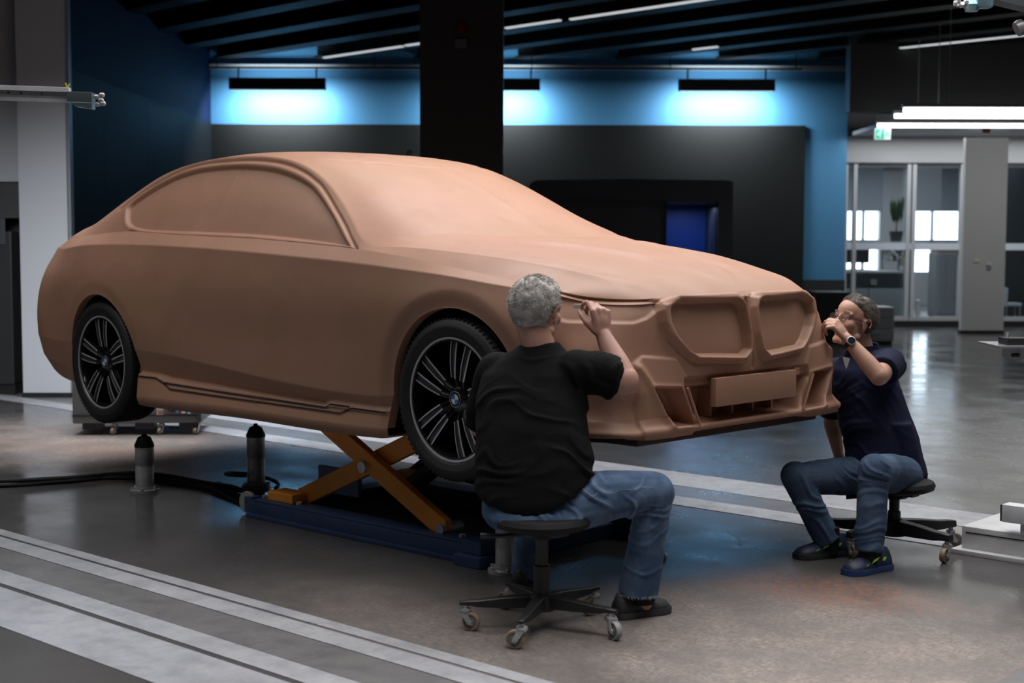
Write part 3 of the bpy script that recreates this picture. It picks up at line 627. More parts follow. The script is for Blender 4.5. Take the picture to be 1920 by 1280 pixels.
def detail():
    """grids (y>=0 half) after all the modelled-in features, plus masks"""
    tub, top, nA, nB = base_grids()
    out = []
    # ---- tub
    G = tub; N = grid_normals(G, False); sgn = np.sign((N*(G-np.array([0, 0, .6]))).sum(-1).mean()); N = N*sgn
    x, w, z = G[..., 0], G[..., 1], G[..., 2]; D = np.zeros(x.shape)
    for xw, amp in ((1.4975, .024), (-1.4975, .007)):
        r = np.hypot(x-xw, z-.35); r = np.where(z < .35, np.maximum(np.abs(x-xw), 0), r)
        D -= amp*(1-smooth01((r-RA)/.085))*(z < .95)*(w > .6)
    sl = np.interp(x, [-1.1, -.90, -.79, .57, .64, 1.1], [.313, .313, .292, .268, .287, .283]); D += .034*smooth01((sl-z)/.006)*smooth01((1.12-np.abs(x))/.02)
    fr = x > 2.02
    frs = smooth01((x-2.18)/.03)
    # grooves in the sill and lower crease are in the net; front:
    k = sdf_poly(w, z, KOUT); D += .030*edge(k, .026)*frs; D -= .004*bump(k+.001, .006)*frs*(z < .79)
    ki = sdf_poly(w, z, KIN); D -= (.030+.014)*edge(ki, .009)*frs
    D -= .006*bump(ki+.016, .0)*0
    D -= .016*bump(w, .006)*smooth01((.79-z)/.02)*smooth01((z-.47)/.02)*frs
    h = sdf_poly(x-w, z, HEADL); hz = smooth01((z-.69)/.14); D -= (.010+.026*hz)*edge(h, .016)*smooth01((x-w-1.03)/.10)
    # bumper: lower volume stands proud below the canard line, blades, openings
    cl = np.interp(w, [0, .42, .475, .65, .69, .72], [.470, .470, .552, .568, .540, .50])
    low = smooth01((cl-z)/.012)*frs*smooth01((w-.40)/.03)*smooth01((.700-w)/.012)
    D += .012*low
    rd = sdf_line(w, z, [(.675, .515), (.61, .40), (.545, .275)]); D += .014*bump(rd, .016)*frs
    aa = x-w; D -= .034*bump(z-.352, .060)*smooth01((aa-1.15)/.25)*smooth01((w-.655)/.05)
    ia = sdf_poly(w, z, INTAKE); D -= .10*edge(ia, .009)*frs; D += .006*bump(ia-.006, .008)*frs
    ca = sdf_poly(w, z, CENTRAL); D -= .12*edge(ca, .009)*frs
    bar = smooth01((.468-z)/.012)*smooth01((z-.255)/.02)*(w < .44)*frs; D -= .018*bar*(1-edge(ca, .009))*smooth01((z-.40)/.02)
    lip = bump(z-.262, .016)*frs; D += .010*lip
    ni = np.arange(G.shape[0])[::-1][:, None]; D = np.where(fr & (w < .66) & (h > 0), D*smooth01(ni/9.), D)
    D = blur(D, 1)
    nn = N.copy(); nn[..., 2] *= 1-.9*np.clip(edge(h, .016)*(x-w > 1.0), 0, 1); cut = (edge(ia, .009)+edge(ca, .009))[..., None]*frs[..., None]; nn = nn*(1-cut)+np.array([1., 0, 0])*cut
    G2 = G+nn*D[..., None]; G2[:, 0, 1] = 0; G2[:, -1, 1] = np.where(G[:, -1, 1] == 0, 0, G2[:, -1, 1])
    out.append((G2, sgn, dict(ki=ki+10*(x < 2.2), bx=G)))
    # ---- upper deck
    G = top; N = grid_normals(G, False); s2 = np.sign(N[..., 2].mean()); N = N*s2
    x, w, z = G[..., 0], G[..., 1], G[..., 2]; D = np.zeros(x.shape)
    side = (w > .54)*(x < .84)*(x > -1.75)*(z > .985)
    gp = sm_poly(GLASS, 4); g = sdf_poly(x, z, gp)
    D -= .022*edge(g, .010)*side
    D += .0035*bump(g-.013, .009)*side
    fl = sdf_line(x, z, sm_poly(FRAMEL, 5, False)); D -= .012*bump(fl, .0075)*side
    for ln in ([(-1.13, 1.385), (-1.19, 1.30)], [(-.37, 1.43), (-.40, 1.36)]):
        D -= .003*bump(sdf_line(x, z, ln), .006)*side*(g < -.012)
    D += .0022*bump(sdf_line(x, z, [(-1.19, 1.29), (-1.24, 1.13)]), .03)*side*(g < -.012)
    D += .0022*bump(sdf_line(x, z, [(-.40, 1.36), (-.50, 1.09)]), .03)*side*(g < -.012)
    D -= .009*bump(sdf_line(x, z, [(-1.32, 1.103), (-1.07, 1.078), (-.56, 1.062), (-.066, 1.045), (.346, 1.020), (.79, .990)]), .006)*side
    rx = np.interp(w, *zip(*ROOFX)); D -= .006*bump((x-rx)*.75, .007)*(w < .585)*smooth01((.59-w)/.02)*(x > 0)
    # bonnet: raised centre with a crease each side, fading at the cowl
    rw = np.interp(x, [1.0, 1.3, 1.9, 2.2, 2.34], [.60, .46, .215, .10, .045])
    D += .014*smooth01((rw-w)/.05+.5)*smooth01((x-1.15)/.5)*smooth01((2.33-x)/.30)
    rw2 = np.interp(x, [1.0, 1.5, 2.0, 2.3], [.72, .70, .62, .50])
    D += .006*bump(w-rw2, .035)*smooth01((x-1.2)/.5)*smooth01((2.3-x)/.1)
    # frame rims of the grilles running on to the nose
    cwl = np.interp(w, [0, .4, .7, .8], [1.26, 1.21, 1.06, .95]); D -= .004*bump(x-cwl, .03)*(w < .75)
    D = blur(D, 1)
    G2 = G+N*D[..., None]; G2[-1, :, 1] = 0
    out.append((G2, s2, dict(g=np.where(side > 0, g, 1), rx=x-rx, rw=w, X=x, Z=z, cwl=cwl)))
    return out
# ================================================================== the clay car
TH = .01025; ZC = .3967
CARM = Matrix.Translation((0, 0, ZC+.35)) @ Matrix.Rotation(-TH, 4, 'Y') @ Matrix.Translation((0, 0, -.35))
car = thing('clay_car', 'full-size brown clay model of a saloon car raised on a scissor lift', 'car', M=CARM)
m_clay = bpy.data.materials.new('modelling_clay'); m_clay.use_nodes = True
def clay_mat(m):
    nt = m.node_tree; p = nt.nodes['Principled BSDF']; N = nt.nodes.new; L = nt.links.new
    tc = N('ShaderNodeTexCoord')
    def noi(sc, det, st=(1, 1, 1), dist=0.):
        mp = N('ShaderNodeMapping'); mp.inputs['Scale'].default_value = st; L(tc.outputs['Object'], mp.inputs[0])
        n = N('ShaderNodeTexNoise'); n.inputs['Scale'].default_value = sc; n.inputs['Detail'].default_value = det; n.inputs['Distortion'].default_value = dist; L(mp.outputs[0], n.inputs['Vector']); return n.outputs['Fac']
    def rmp(x, a, b, c=0., d=1.):
        r = N('ShaderNodeMapRange'); r.inputs[1].default_value = a; r.inputs[2].default_value = b; r.inputs[3].default_value = c; r.inputs[4].default_value = d; L(x, r.inputs[0]); return r.outputs[0]
    def mix(f, a, b):
        x = N('ShaderNodeMix'); x.data_type = 'RGBA'; L(f, x.inputs['Factor'])
        for k, q in (('A', a), ('B', b)):
            if isinstance(q, tuple): x.inputs[k].default_value = (*q, 1)
            else: L(q, x.inputs[k])
        return x.outputs['Result']
    c = mix(rmp(noi(1.6, 4, (1, 1, 1.6), .6), .42, .66), (.405, .218, .150), (.38, .213, .135))
    c = mix(rmp(noi(5, 6, (1, 1.6, 1.6), .4), .56, .80, 0, .28), c, (.29, .155, .10))
    c = mix(rmp(noi(2.3, 3), .60, .8, 0, .30), c, (.50, .32, .235))
    L(c, p.inputs['Base Color']); L(rmp(noi(4, 4), .3, .7, .46, .62), p.inputs['Roughness']); p.inputs['Specular IOR Level'].default_value = .55
    b = N('ShaderNodeBump'); b.inputs['Strength'].default_value = .10; b.inputs['Distance'].default_value = .004; L(noi(26, 6), b.inputs['Height'])
    b2 = N('ShaderNodeBump'); b2.inputs['Strength'].default_value = .18; b2.inputs['Distance'].default_value = .02; L(noi(5, 2), b2.inputs['Height']); L(b2.outputs[0], b.inputs['Normal']); L(b.outputs[0], p.inputs['Normal'])
clay_mat(m_clay)
def np_obj(name, V, F, NN, m, parent, both=False):
    used = np.unique(F); mp = np.full(len(V), -1); mp[used] = np.arange(len(used))
    V, F, NN = V[used], mp[F], NN[used]
    me = bpy.data.meshes.new(name); nf = len(F)
    me.vertices.add(len(V)); me.vertices.foreach_set('co', V.astype(np.float32).ravel())
    me.loops.add(nf*4); me.loops.foreach_set('vertex_index', F.astype(np.int32).ravel())
    me.polygons.add(nf); me.polygons.foreach_set('loop_start', np.arange(0, nf*4, 4, dtype=np.int32)); me.polygons.foreach_set('loop_total', np.full(nf, 4, np.int32))
    me.update(calc_edges=True); me.validate()
    me.shade_smooth()
    if both: me.normals_split_custom_set_from_vertices(NN.astype(np.float32).tolist())
    me.materials.append(m); o = bpy.data.objects.new(name, me); COL.objects.link(o); o.parent = parent
    return o
(TG, ts, tm), (UG, us, um) = detail()
def openface(G):
    x, z = G[..., 0], G[..., 2]; G = G.copy(); ins = np.zeros(x.shape, bool)
    for xw in (1.4975, -1.4975):
        dx = x-xw; dz = z-.35; r = np.hypot(dx, dz)+1e-9; up = dz >= 0
        lim = RA+np.where(up, 0, (.35-z)*.22)
        dist = np.where(up, r, np.abs(dx)); i_ = (dist < lim) & (G[..., 1] > .6); ins |= i_
        sn = (dist < lim) & (G[..., 1] > .6)
        s_ = lim/dist
        G[..., 0] = np.where(sn & up, xw+dx*s_, np.where(sn, xw+np.sign(dx)*lim, G[..., 0])); G[..., 2] = np.where(sn & up, .35+dz*s_, G[..., 2])
    return G, ins
TGo, tin = openface(TG)
def grid_faces(shape, keep, flip):
    nr, nc = shape; idx = np.arange(nr*nc).reshape(nr, nc)
    F = np.stack([idx[:-1, :-1], idx[:-1, 1:], idx[1:, 1:], idx[1:, :-1]], -1)[keep]
    return F[:, ::-1] if flip else F
Nt = grid_normals(TG, False)*1.; Nt *= np.sign((Nt*(TG-np.array([0, 0, .6]))).sum(-1).mean())
Nu = grid_normals(UG, False); Nu *= np.sign(Nu[..., 2].mean())
ft = ~(tin[:-1, :-1] & tin[1:, 1:] & tin[:-1, 1:] & tin[1:, :-1])
kin = tm['ki'][:-1, :-1] < -.010
allu = np.ones((UG.shape[0]-1, UG.shape[1]-1), bool)
gm = um['g'][:-1, :-1] < -.011
X_, W_, Z_ = UG[..., 0][:-1, :-1], UG[..., 1][:-1, :-1], UG[..., 2][:-1, :-1]
rl_w = np.interp(X_, [k[0] for k in RAIL], [k[1] for k in RAIL])
ws = (um['rx'][:-1, :-1] > 0) & (X_ < um['cwl'][:-1, :-1]) & (W_ < rl_w-.02) & ~gm
bn = (X_ >= um['cwl'][:-1, :-1]) & ~gm
def pack(parts):
    V = []; F = []; N_ = []; o = 0
    for G, NN, keep, mirror in parts:
        g = G.copy().reshape(-1, 3); n = NN.copy().reshape(-1, 3)
        if mirror: g[:, 1] *= -1; n[:, 1] *= -1
        V.append(g); N_.append(n); F.append(grid_faces(G.shape[:2], keep, mirror)+o); o += len(g)
    V, F, N_ = np.concatenate(V), np.concatenate(F), np.concatenate(N_)
    fn = np.cross(V[F[:, 1]]-V[F[:, 0]], V[F[:, 3]]-V[F[:, 0]]); fl = (fn*N_[F[:, 0]]).sum(1) < 0
    F[fl] = F[fl][:, ::-1]
    return V, F, N_
def mk(name, parts, cn=True): V, F, N_ = pack(parts); return np_obj(name, V, F, N_, m_clay, car, cn)
mk('body_shell', [(TGo, Nt, ft & ~kin, s) for s in (True, False)]+[(UG, Nu, allu & ~gm & ~ws & ~bn, s) for s in (True, False)], False)
mk('bonnet', [(UG, Nu, bn, s) for s in (True, False)])
mk('windshield', [(UG, Nu, ws, s) for s in (True, False)])
for s in (True, False):
    mk('side_window', [(UG, Nu, gm, s)]); mk('radiator_grille', [(TGo, Nt, ft & kin, s)], False)
# folded-under edge of the bonnet above the headlights
_e = [c for c in range(UG.shape[1]) if UG[0, c, 0] > 1.72]
_fc = UG[:, -1][:-1]
for s in (1, -1):
    E_ = [UG[0, c] for c in _e]+[p for p in UG[1:, -1]]
    V = []
    for p in E_: V += [(p[0], s*p[1], p[2]), (p[0]-.002, s*p[1]*.997, p[2]-.006), (p[0]-.05, s*p[1]*.93, p[2]-.012)]
    F = []
    for i in range(len(E_)-1): F += [(3*i, 3*i+3, 3*i+4, 3*i+1), (3*i+1, 3*i+4, 3*i+5, 3*i+2)]
    MB().add(V, F, m_clay).build('bonnet_edge', car, smooth='all', fix=False)
B_ = tm['bx'][-1]; T_ = TG[-1]
for s in (1, -1):
    V = []
    for c in range(len(B_)): V += [(B_[c, 0], s*B_[c, 1], B_[c, 2]), (T_[c, 0], s*T_[c, 1], T_[c, 2])]
    MB().add(V, [(2*c, 2*c+2, 2*c+3, 2*c+1) for c in range(len(B_)-1)], m_clay).build('shoulder_seam', car, smooth='all', fix=False)
# look-up of the side surface
_sx, _sw, _sz = TG[..., 0].ravel(), TG[..., 1].ravel(), TG[..., 2].ravel()
_sel = _sw > .55; _sx, _sw, _sz = _sx[_sel], _sw[_sel], _sz[_sel]
def side_w(x, z): return float(_sw[np.argmin((_sx-x)**2+(_sz-z)**2)])
# ---- wheel arches: clay lip and dark liner
m_liner = mat('arch_dark', (.008, .007, .007), .8)
for xw in (1.4975, -1.4975):
    for sg in (-1, 1):
        an = [(xw-(RA+.22*.16), .19)]+[(xw+RA*math.cos(a), .35+RA*math.sin(a)) for a in np.linspace(PI, 0, 49)]+[(xw+(RA+.22*.12), .23)]
        lip = MB(); lin = MB(); V = []; U_ = []
        for x, z in an:
            w = side_w(x, z); V += [(x, sg*w, z), (x, sg*(w-.045), z)]; U_ += [(x, sg*(w-.044), z), (x, sg*.52, z)]
        F = [(2*i, 2*i+1, 2*i+3, 2*i+2) for i in range(len(an)-1)]
        lip.add(V, F, m_clay); lin.add(U_, F, m_liner)
        lin.prism(an, 'y', sg*.52, sg*.50, m_liner)
        lo = lip.build('arch_lip', car, smooth='all', fix=False); lin.build('arch_liner', car, fix=False)
# ---- dark floor pan under the model and clay skirts
ub = MB(); rows0 = TGo[0]
xs = [(-2.35, .60), (-2.0, .70), (-1.93, .50), (-1.05, .50), (-1.0, .82), (1.0, .82), (1.05, .50), (1.95, .50), (2.0, .72), (2.28, .60)]
ub.prism([(x, w) for x, w in xs]+[(x, -w) for x, w in xs[::-1]], 'z', .20, .27, mat('floor_pan', (.02, .018, .016), .7))
ub.build('floor_pan', car)
MB().box(1.96, 2.30, -.64, .64, .195, .25, mat('underside_shade_brown', (.05, .03, .022), .7), bev=.01).build('front_shade_slab', car)  # added slab, its dark colour stands for shade under the bumper lip
# sill closing strips and splitter underside: join the bottom edge of the shell inwards
V = []; F = []; nc = TGo.shape[1]
for c in range(nc):
    x, w, z = TGo[0, c]; V += [(x, -w, z), (x*.93, -w*.82, z+.012)]
    V += [(x, w, z), (x*.93, w*.82, z+.012)]
for c in range(nc-1):
    if min(abs(TGo[0, c, 0]-1.4975), abs(TGo[0, c, 0]+1.4975)) < RA+.04: continue
    F += [(4*c, 4*c+1, 4*c+5, 4*c+4), (4*c+2, 4*c+3, 4*c+7, 4*c+6)]
MB().add(V, F, m_clay).build('underside_edge', car, fix=False)
# ---- black tape lines along the sill
m_tape = mat('black_tape', (.010, .008, .008), .7)
def tape(pts, wd=.0075, name='tape_line'):
    P = []
    for (x0, z0), (x1, z1) in zip(pts[:-1], pts[1:]):
        n = max(1, int(math.hypot(x1-x0, z1-z0)/.03))
        for k in range(n): P.append((x0+(x1-x0)*k/n, z0+(z1-z0)*k/n))
    P.append(pts[-1]); V = []; F = []
    for i, (x, z) in enumerate(P):
        a, b = P[max(i-1, 0)], P[min(i+1, len(P)-1)]; t = Vector((b[0]-a[0], b[1]-a[1])).normalized(); n = (-t.y*wd/2, t.x*wd/2)
        for s in (1, -1): xx, zz = x+n[0]*s, z+n[1]*s; V.append((xx, -(max(side_w(xx+a_, zz+b_) for a_ in (-.006, .006) for b_ in (-.006, 0, .005))+.0022), zz))
    F = [(2*i, 2*i+1, 2*i+3, 2*i+2) for i in range(len(P)-1)]
    return MB().add(V, F, m_tape).build(name, car, fix=False)
tape([(-1.085, .296), (-.90, .296), (-.82, .276), (-.323, .264), (.621, .249), (.651, .268), (.80, .266)])
tape([(-.82, .276), (-.738, .247), (-.327, .241), (.729, .231), (.82, .262), (1.06, .260)])
# ---- number plate blank and small cover
pl_ = MB(); pl_.box(2.402, 2.428, -.295, .285, .338, .457, m_clay, bev=.004); pl_.build('number_plate_blank', car, smooth=True)
MB().box(2.355, 2.405, -.24, .24, .36, .44, m_clay).build('plate_bracket', car)
MB().box(2.372, 2.384, .335, .375, .425, .457, mat('clay_reddish', (.42, .18, .11), .6), bev=.003).build('towing_eye_cover', car)
for w in (-.20, -.05, .10, .24): MB().box(2.26, 2.33, w-.006, w+.006, .285, .40, m_clay).build('intake_rib', car)
for sg in (-1, 1):  # slanted vanes standing in the outer openings
    MB().prism([(sg*.455, .43), (sg*.470, .43), (sg*.385, .27), (sg*.370, .27)], 'x', 2.29, 2.392, m_clay).build('intake_vane', car)
    MB().tube([(2.405, sg*.452, .428), (2.405, sg*.372, .272)], .006, 8, m_clay).build('vane_edge', car)
# pin holes in the clay screen
for x, w in ((.60, .10), (.86, .08)): pass
# ---- wheels
m_rimb = mat('rim_black', (.010, .010, .012), .18, coat=.5)
m_rims = mat('rim_machined', (.60, .60, .64), .40, .5)
def ring(mb, r0, r1, z0, z1, m, n=72): mb.lathe([(r0, z0), (r1, z0), (r1, z1), (r0, z1), (r0, z0)], n, m, caps=False)
def build_wheel(x, sg, base):
    T = Matrix.Translation((x, sg*.806, .35)) @ (Matrix.Rotation(PI/2, 4, 'X') if sg < 0 else Matrix.Rotation(-PI/2, 4, 'X') @ Matrix.Diagonal((1, -1, 1, 1)))
    t = MB(); pr = [(.268, -.105), (.275, -.117), (.305, -.123), (.332, -.118), (.346, -.104), (.3515, -.085)]
    for zz in (-.066, -.026, .026, .066): pr += [(.3525, zz-.008), (.345, zz-.006), (.345, zz+.006), (.3525, zz+.008)]
    pr += [(.3515, .085), (.346, .104), (.332, .118), (.318, .1215), (.3165, .1225), (.305, .1235), (.303, .1225), (.280, .118), (.272, .112), (.267, .104), (.266, .09)]
    t.lathe(pr, 84, m_rub, caps=False)
    for k in range(84):        # tread shoulder blocks
        a = 2*PI*k/84; t.box(-.0045, .0045, .342, .3522, .080, .108, m_rub, Matrix.Rotation(a, 4, 'Z'))
    w = t.build('wheel', car, smooth=True, M=None); w.matrix_local = T
    r = MB(); ring(r, .2590, .2685, .100, .1125, m_rims); ring(r, .250, .2592, .096, .108, m_rimb); r.build('rim_edge', w, smooth=True)
    r = MB(); r.lathe([(.252, .106), (.247, .095), (.243, .03), (.235, -.10), (.12, -.10), (.0, -.08)], 72, m_rimb, caps=False); r.build('rim_barrel', w, smooth=True)
    ring_ = MB(); ring_.lathe([(.05, .0), (.165, .0), (.165, -.02), (.05, -.02)], 48, mat('brake_dark', (.03, .03, .032), .35, .8)); ring_.build('brake_disc', w)
    for k in range(5):
        a = math.radians(base+72*k); Rz = Matrix.Rotation(a-PI/2, 4, 'Z'); sp = MB()
        for s in (-1, 1):
            path = [(s*.047, .253, .100), (s*.041, .20, .102), (s*.035, .150, .100), (s*.027, .088, .092), (s*.016, .045, .070)]
            wid = [.020, .019, .018, .014, .012]
            # one bar: bright machined edges, black sunk middle
            secs = []
            for (px_, py_, pz_), hw in zip(path, wid):
                secs.append([(px_-hw, py_, pz_-.035), (px_-hw-.001, py_, pz_), (px_-hw+.0058, py_, pz_+.0015), (px_-hw+.0068, py_, pz_-.004), (px_+hw-.0068, py_, pz_-.004), (px_+hw-.0058, py_, pz_+.0015), (px_+hw+.001, py_, pz_), (px_+hw, py_, pz_-.035)])
            V = [p for q_ in secs for p in q_]; n = 8
            for i in range(len(secs)-1):
                for j in range(n):
                    j2 = (j+1) % n; m_ = m_rims if j in (1, 5) and i < 3 else (mat('spoke_face', (.045, .045, .05), .3) if j in (2, 3, 4) and i < 3 else m_rimb)
                    sp.add([V[i*n+j], V[i*n+j2], V[(i+1)*n+j2], V[(i+1)*n+j]], [(0, 1, 2, 3)], m_, Rz)
        # web joining the two bars near the hub
        sp.add([Rz @ Vector(p) for p in ((-.022, .13, .080), (.022, .13, .080), (.016, .03, .068), (-.016, .03, .068))], [(0, 1, 2, 3)], m_rimb)
        so = sp.build('spoke', w, fix=False)
        b_ = MB(); a2 = a+math.radians(36); b_.lathe([(.008, .05), (.008, .066), (.005, .068)], 6, m_steel, Matrix.Translation((.056*math.cos(a2), .056*math.sin(a2), 0))); b_.build('wheel_bolt', w)
    h = MB(); h.lathe([(.078, .03), (.075, .060), (.045, .078), (.036, .082)], 40, m_rimb); h.build('hub', w, smooth=True)
    c = MB(); c.lathe([(.034, .080), (.034, .087), (.031, .089)], 40, mat('badge_ring', (.008, .008, .01), .2)); ring(c, .0325, .034, .087, .0895, m_rims, 40); ring(c, .0215, .0228, .0885, .0900, m_rims, 40)
    for k in range(4):
        V = [(0, 0, .0893)]+[(.0215*math.cos(PI/2*k+PI/2*j/8), .0215*math.sin(PI/2*k+PI/2*j/8), .0893) for j in range(9)]
        c.add(V, [tuple(range(10))], mat('badge_blue', (.02, .18, .55), .3) if k % 2 == 1 else mat('badge_white', (.75, .78, .8), .3))
    c.build('hub_badge', w, fix=False)
    return w
build_wheel(1.4975, -1, 77); build_wheel(-1.4975, -1, 92); build_wheel(-1.4975, 1, 70)
# ================================================================== scissor lift
m_bl = mat('lift_blue', (.030, .062, .15), .42, bump=(30, .08), noise_=(7, (.020, .042, .10), .6))
m_or = mat('lift_orange', (.80, .30, .03), .45, noise_=(8, (.66, .23, .02), .6))
m_drk = mat('lift_dark', (.006, .006, .007), .8)
LM = Matrix.Translation((0, 0, 0)) @ Matrix.Rotation(math.radians(3.2), 4, 'Z')
lf = thing('scissor_lift', 'blue-framed scissor lift with orange arms holding up the clay car', 'lift', M=LM)
for y0, y1 in ((-.80, -.66), (.12, .26)):
    x1_ = 1.42 if y0 < 0 else 1.60; f = MB(); f.box(-.25, x1_, y0, y1, .0, .022, m_bl, bev=.004); f.box(-.22, x1_-.02, y0+.01, y0+.03, .02, .095, m_bl, bev=.003); f.box(-.22, x1_-.02, y1-.03, y1-.01, .02, .095, m_bl, bev=.003); f.box(-.20, x1_-.08, y0+.01, y1-.01, .085, .10, m_bl, bev=.003)
    ro = f.build('base_rail', lf, smooth=True)
    for x in (-.18, .1, 1.25): MB().lathe([(.016, .1), (.016, .112), (.008, .115)], 6, m_steel, Matrix.Translation((x, (y0+y1)/2, 0))).build('bolt', ro)
for x0, x1 in ((-.25, -.12), (1.30, 1.46)):
    MB().box(x0, x1, -.66, .12, .0, .07, m_bl, bev=.006).build('cross_beam', lf)
MB().box(1.30, 1.46, -.84, -.64, .0, .05, m_bl, bev=.006).build('hinge_plate', lf)
MB().box(1.31, 1.43, -.80, -.68, .05, .11, m_bl, bev=.006).build('hinge_block', lf)
MB().box(-.12, 1.30, -.64, .10, .002, .02, m_drk).build('base_pan', lf)
def arm(p0, p1, y, th, wd, name='scissor_arm', m=m_or):
    M, L = ax((p0[0], y, p0[1]), (p1[0], y, p1[1]))
    d = Vector((p1[0]-p0[0], 0, p1[1]-p0[1])).normalized(); n = Vector((-d.z, 0, d.x))
    q = [Vector((p0[0], 0, p0[1]))+n*wd/2, Vector((p0[0], 0, p0[1]))-d*.03, Vector((p0[0], 0, p0[1]))-n*wd/2, Vector((p1[0], 0, p1[1]))-n*wd/2, Vector((p1[0], 0, p1[1]))+d*.03, Vector((p1[0], 0, p1[1]))+n*wd/2]
    mb = MB().prism([(v.x, v.z) for v in q], 'y', y-th/2, y+th/2, m)
    return mb.build(name, lf, bev=.005)
for y in (-.70, .19):
    arm((1.11, .115), (.22, .56), y, .045, .095)
    arm((.02, .115), (1.02, .56), y+.06*(1 if y < 0 else -1), .045, .095)
    MB().tube([(.585, y-.045, .345), (.585, y+.1, .345)], .028, 16, m_steel).build('pivot_pin', lf, smooth=True)
    MB().box(.16, .46, y+.045, y+.07, .17, .30, m_bl, Matrix.Identity(4)).build('arm_plate', lf)
    for x in (.02, 1.11): MB().tube([(x, y-.04, .115), (x, y+.1, .115)], .026, 14, m_steel).build('axle', lf, smooth=True)
    MB().box(-.12, .08, y-.06, y+.06, .10, .15, m_or, bev=.008).build('slide_block', lf)
MB().box(.10, 1.16, -.72, .24, .552, .600, m_drk, bev=.006).build('lift_platform', lf)
MB().tube([(.30, -.25, .10), (.80, -.25, .42)], .045, 16, mat('cylinder_dark', (.02, .02, .022), .4), None).build('lift_cylinder', lf, smooth=True)
MB().tube([(.62, -.25, .31), (.92, -.25, .50)], .026, 14, m_steel).build('piston_rod', lf, smooth=True)
MB().prism([(.12, .20), (.62, .54), (.98, .54), (1.0, .14)], 'y', .02, .05, m_drk).build('inner_plate', lf)
whl = MB().lathe([(.055, -.015), (.06, 0), (.055, .015)], 24, m_gry, Matrix.Translation((-.31, -.74, .062)) @ Matrix.Rotation(PI/2, 4, 'X')); whl.build('end_roller', lf, smooth=True)
MB().box(-.29, -.23, -.78, -.70, .02, .10, m_bl, bev=.005).build('roller_fork', lf)
# pads between the platform and the clay model
for x in (.22, 1.05): MB().box(x-.06, x+.06, -.6, .1, .598, .665, m_drk, bev=.004).build('support_pad', lf)
# ================================================================== pointed steel posts
m_postd = mat('post_dark', (.03, .032, .036), .35, .8)
def steel_post(x, y, h, label, cone=True):
    t = thing('steel_post', label, 'post', M=Matrix.Translation((x, y, 0)), group='steel posts fixed to the floor around the lift')
    MB().lathe([(.052, .02), (.052, h*.42), (.049, h*.44), (.049, h*.47), (.053, h*.49), (.053, h-.078)], 28, m_steel).build('post_shaft', t, smooth=True)
    if cone: MB().lathe([(.056, h-.078), (.056, h-.066), (.036, h-.022), (.014, h-.012), (.010, h)], 28, m_postd).build('pointed_cap', t, smooth=True)
    fl = MB().lathe([(.085, 0), (.085, .014), (.062, .018), (.060, .030)], 28, m_steel).build('foot_flange', t, smooth=True)
    for k in range(6): a = k*PI/3+.3; MB().lathe([(.009, .014), (.009, .026), (.006, .028)], 6, m_steel, Matrix.Translation((.074*math.cos(a), .074*math.sin(a), 0))).build('bolt', fl)
    return t
steel_post(-1.235, -.80, .335, 'pointed steel post on the floor under the sill by the rear wheel')
steel_post(-.90, -.27, .375, 'pointed steel post farther back, left of the scissor lift')
steel_post(1.61, -.69, .33, 'steel post behind the column of the near stool', cone=False)
steel_post(1.85, -.02, .25, "darker steel post beside the near man's shin")
# ================================================================== stools
def caster(parent, x, y, yaw, r=.034, tan=True, fork=m_steel):
    M = Matrix.Translation((x, y, 0)) @ Matrix.Rotation(yaw, 4, 'Z')
    c = MB(); c.lathe([(.011, .072), (.011, .098)], 12, fork, M); c.lathe([(.019, .068), (.021, .074), (.019, .082)], 16, fork, M)
    for s in (-1, 1):
        c.prism([(-.012, .076), (.018, .076), (-.016, r-.010), (-.034, r-.010)], 'y', s*.0165-.0015, s*.0165+.0015, fork, M)
    c.box(-.014, .018, -.018, .018, .066, .074, fork, M)
    o = c.build('caster', parent, smooth=True)
    w = MB(); MM = M @ Matrix.Translation((-.024, 0, r)) @ Matrix.Rotation(PI/2, 4, 'X')
    tn = mat('caster_tread_tan', (.28, .20, .13), .5) if tan else mat('caster_tread_grey', (.26, .27, .28), .45)
    w.lathe([(r*.74, -.012), (r*.93, -.012), (r, -.007), (r, .007), (r*.93, .012), (r*.74, .012)], 28, tn, MM, caps=False)
    w.lathe([(.002, -.011), (r*.5, -.011), (r*.52, -.009), (r*.74, -.0095), (r*.74, .0095), (r*.52, .009), (r*.5, .011), (.002, .011)], 28, mat('caster_core', (.17, .18, .18), .45), MM)
    w.lathe([(.007, -.020), (.007, .020)], 10, m_steel, MM)
    w.build('caster_wheel', o, smooth=True)
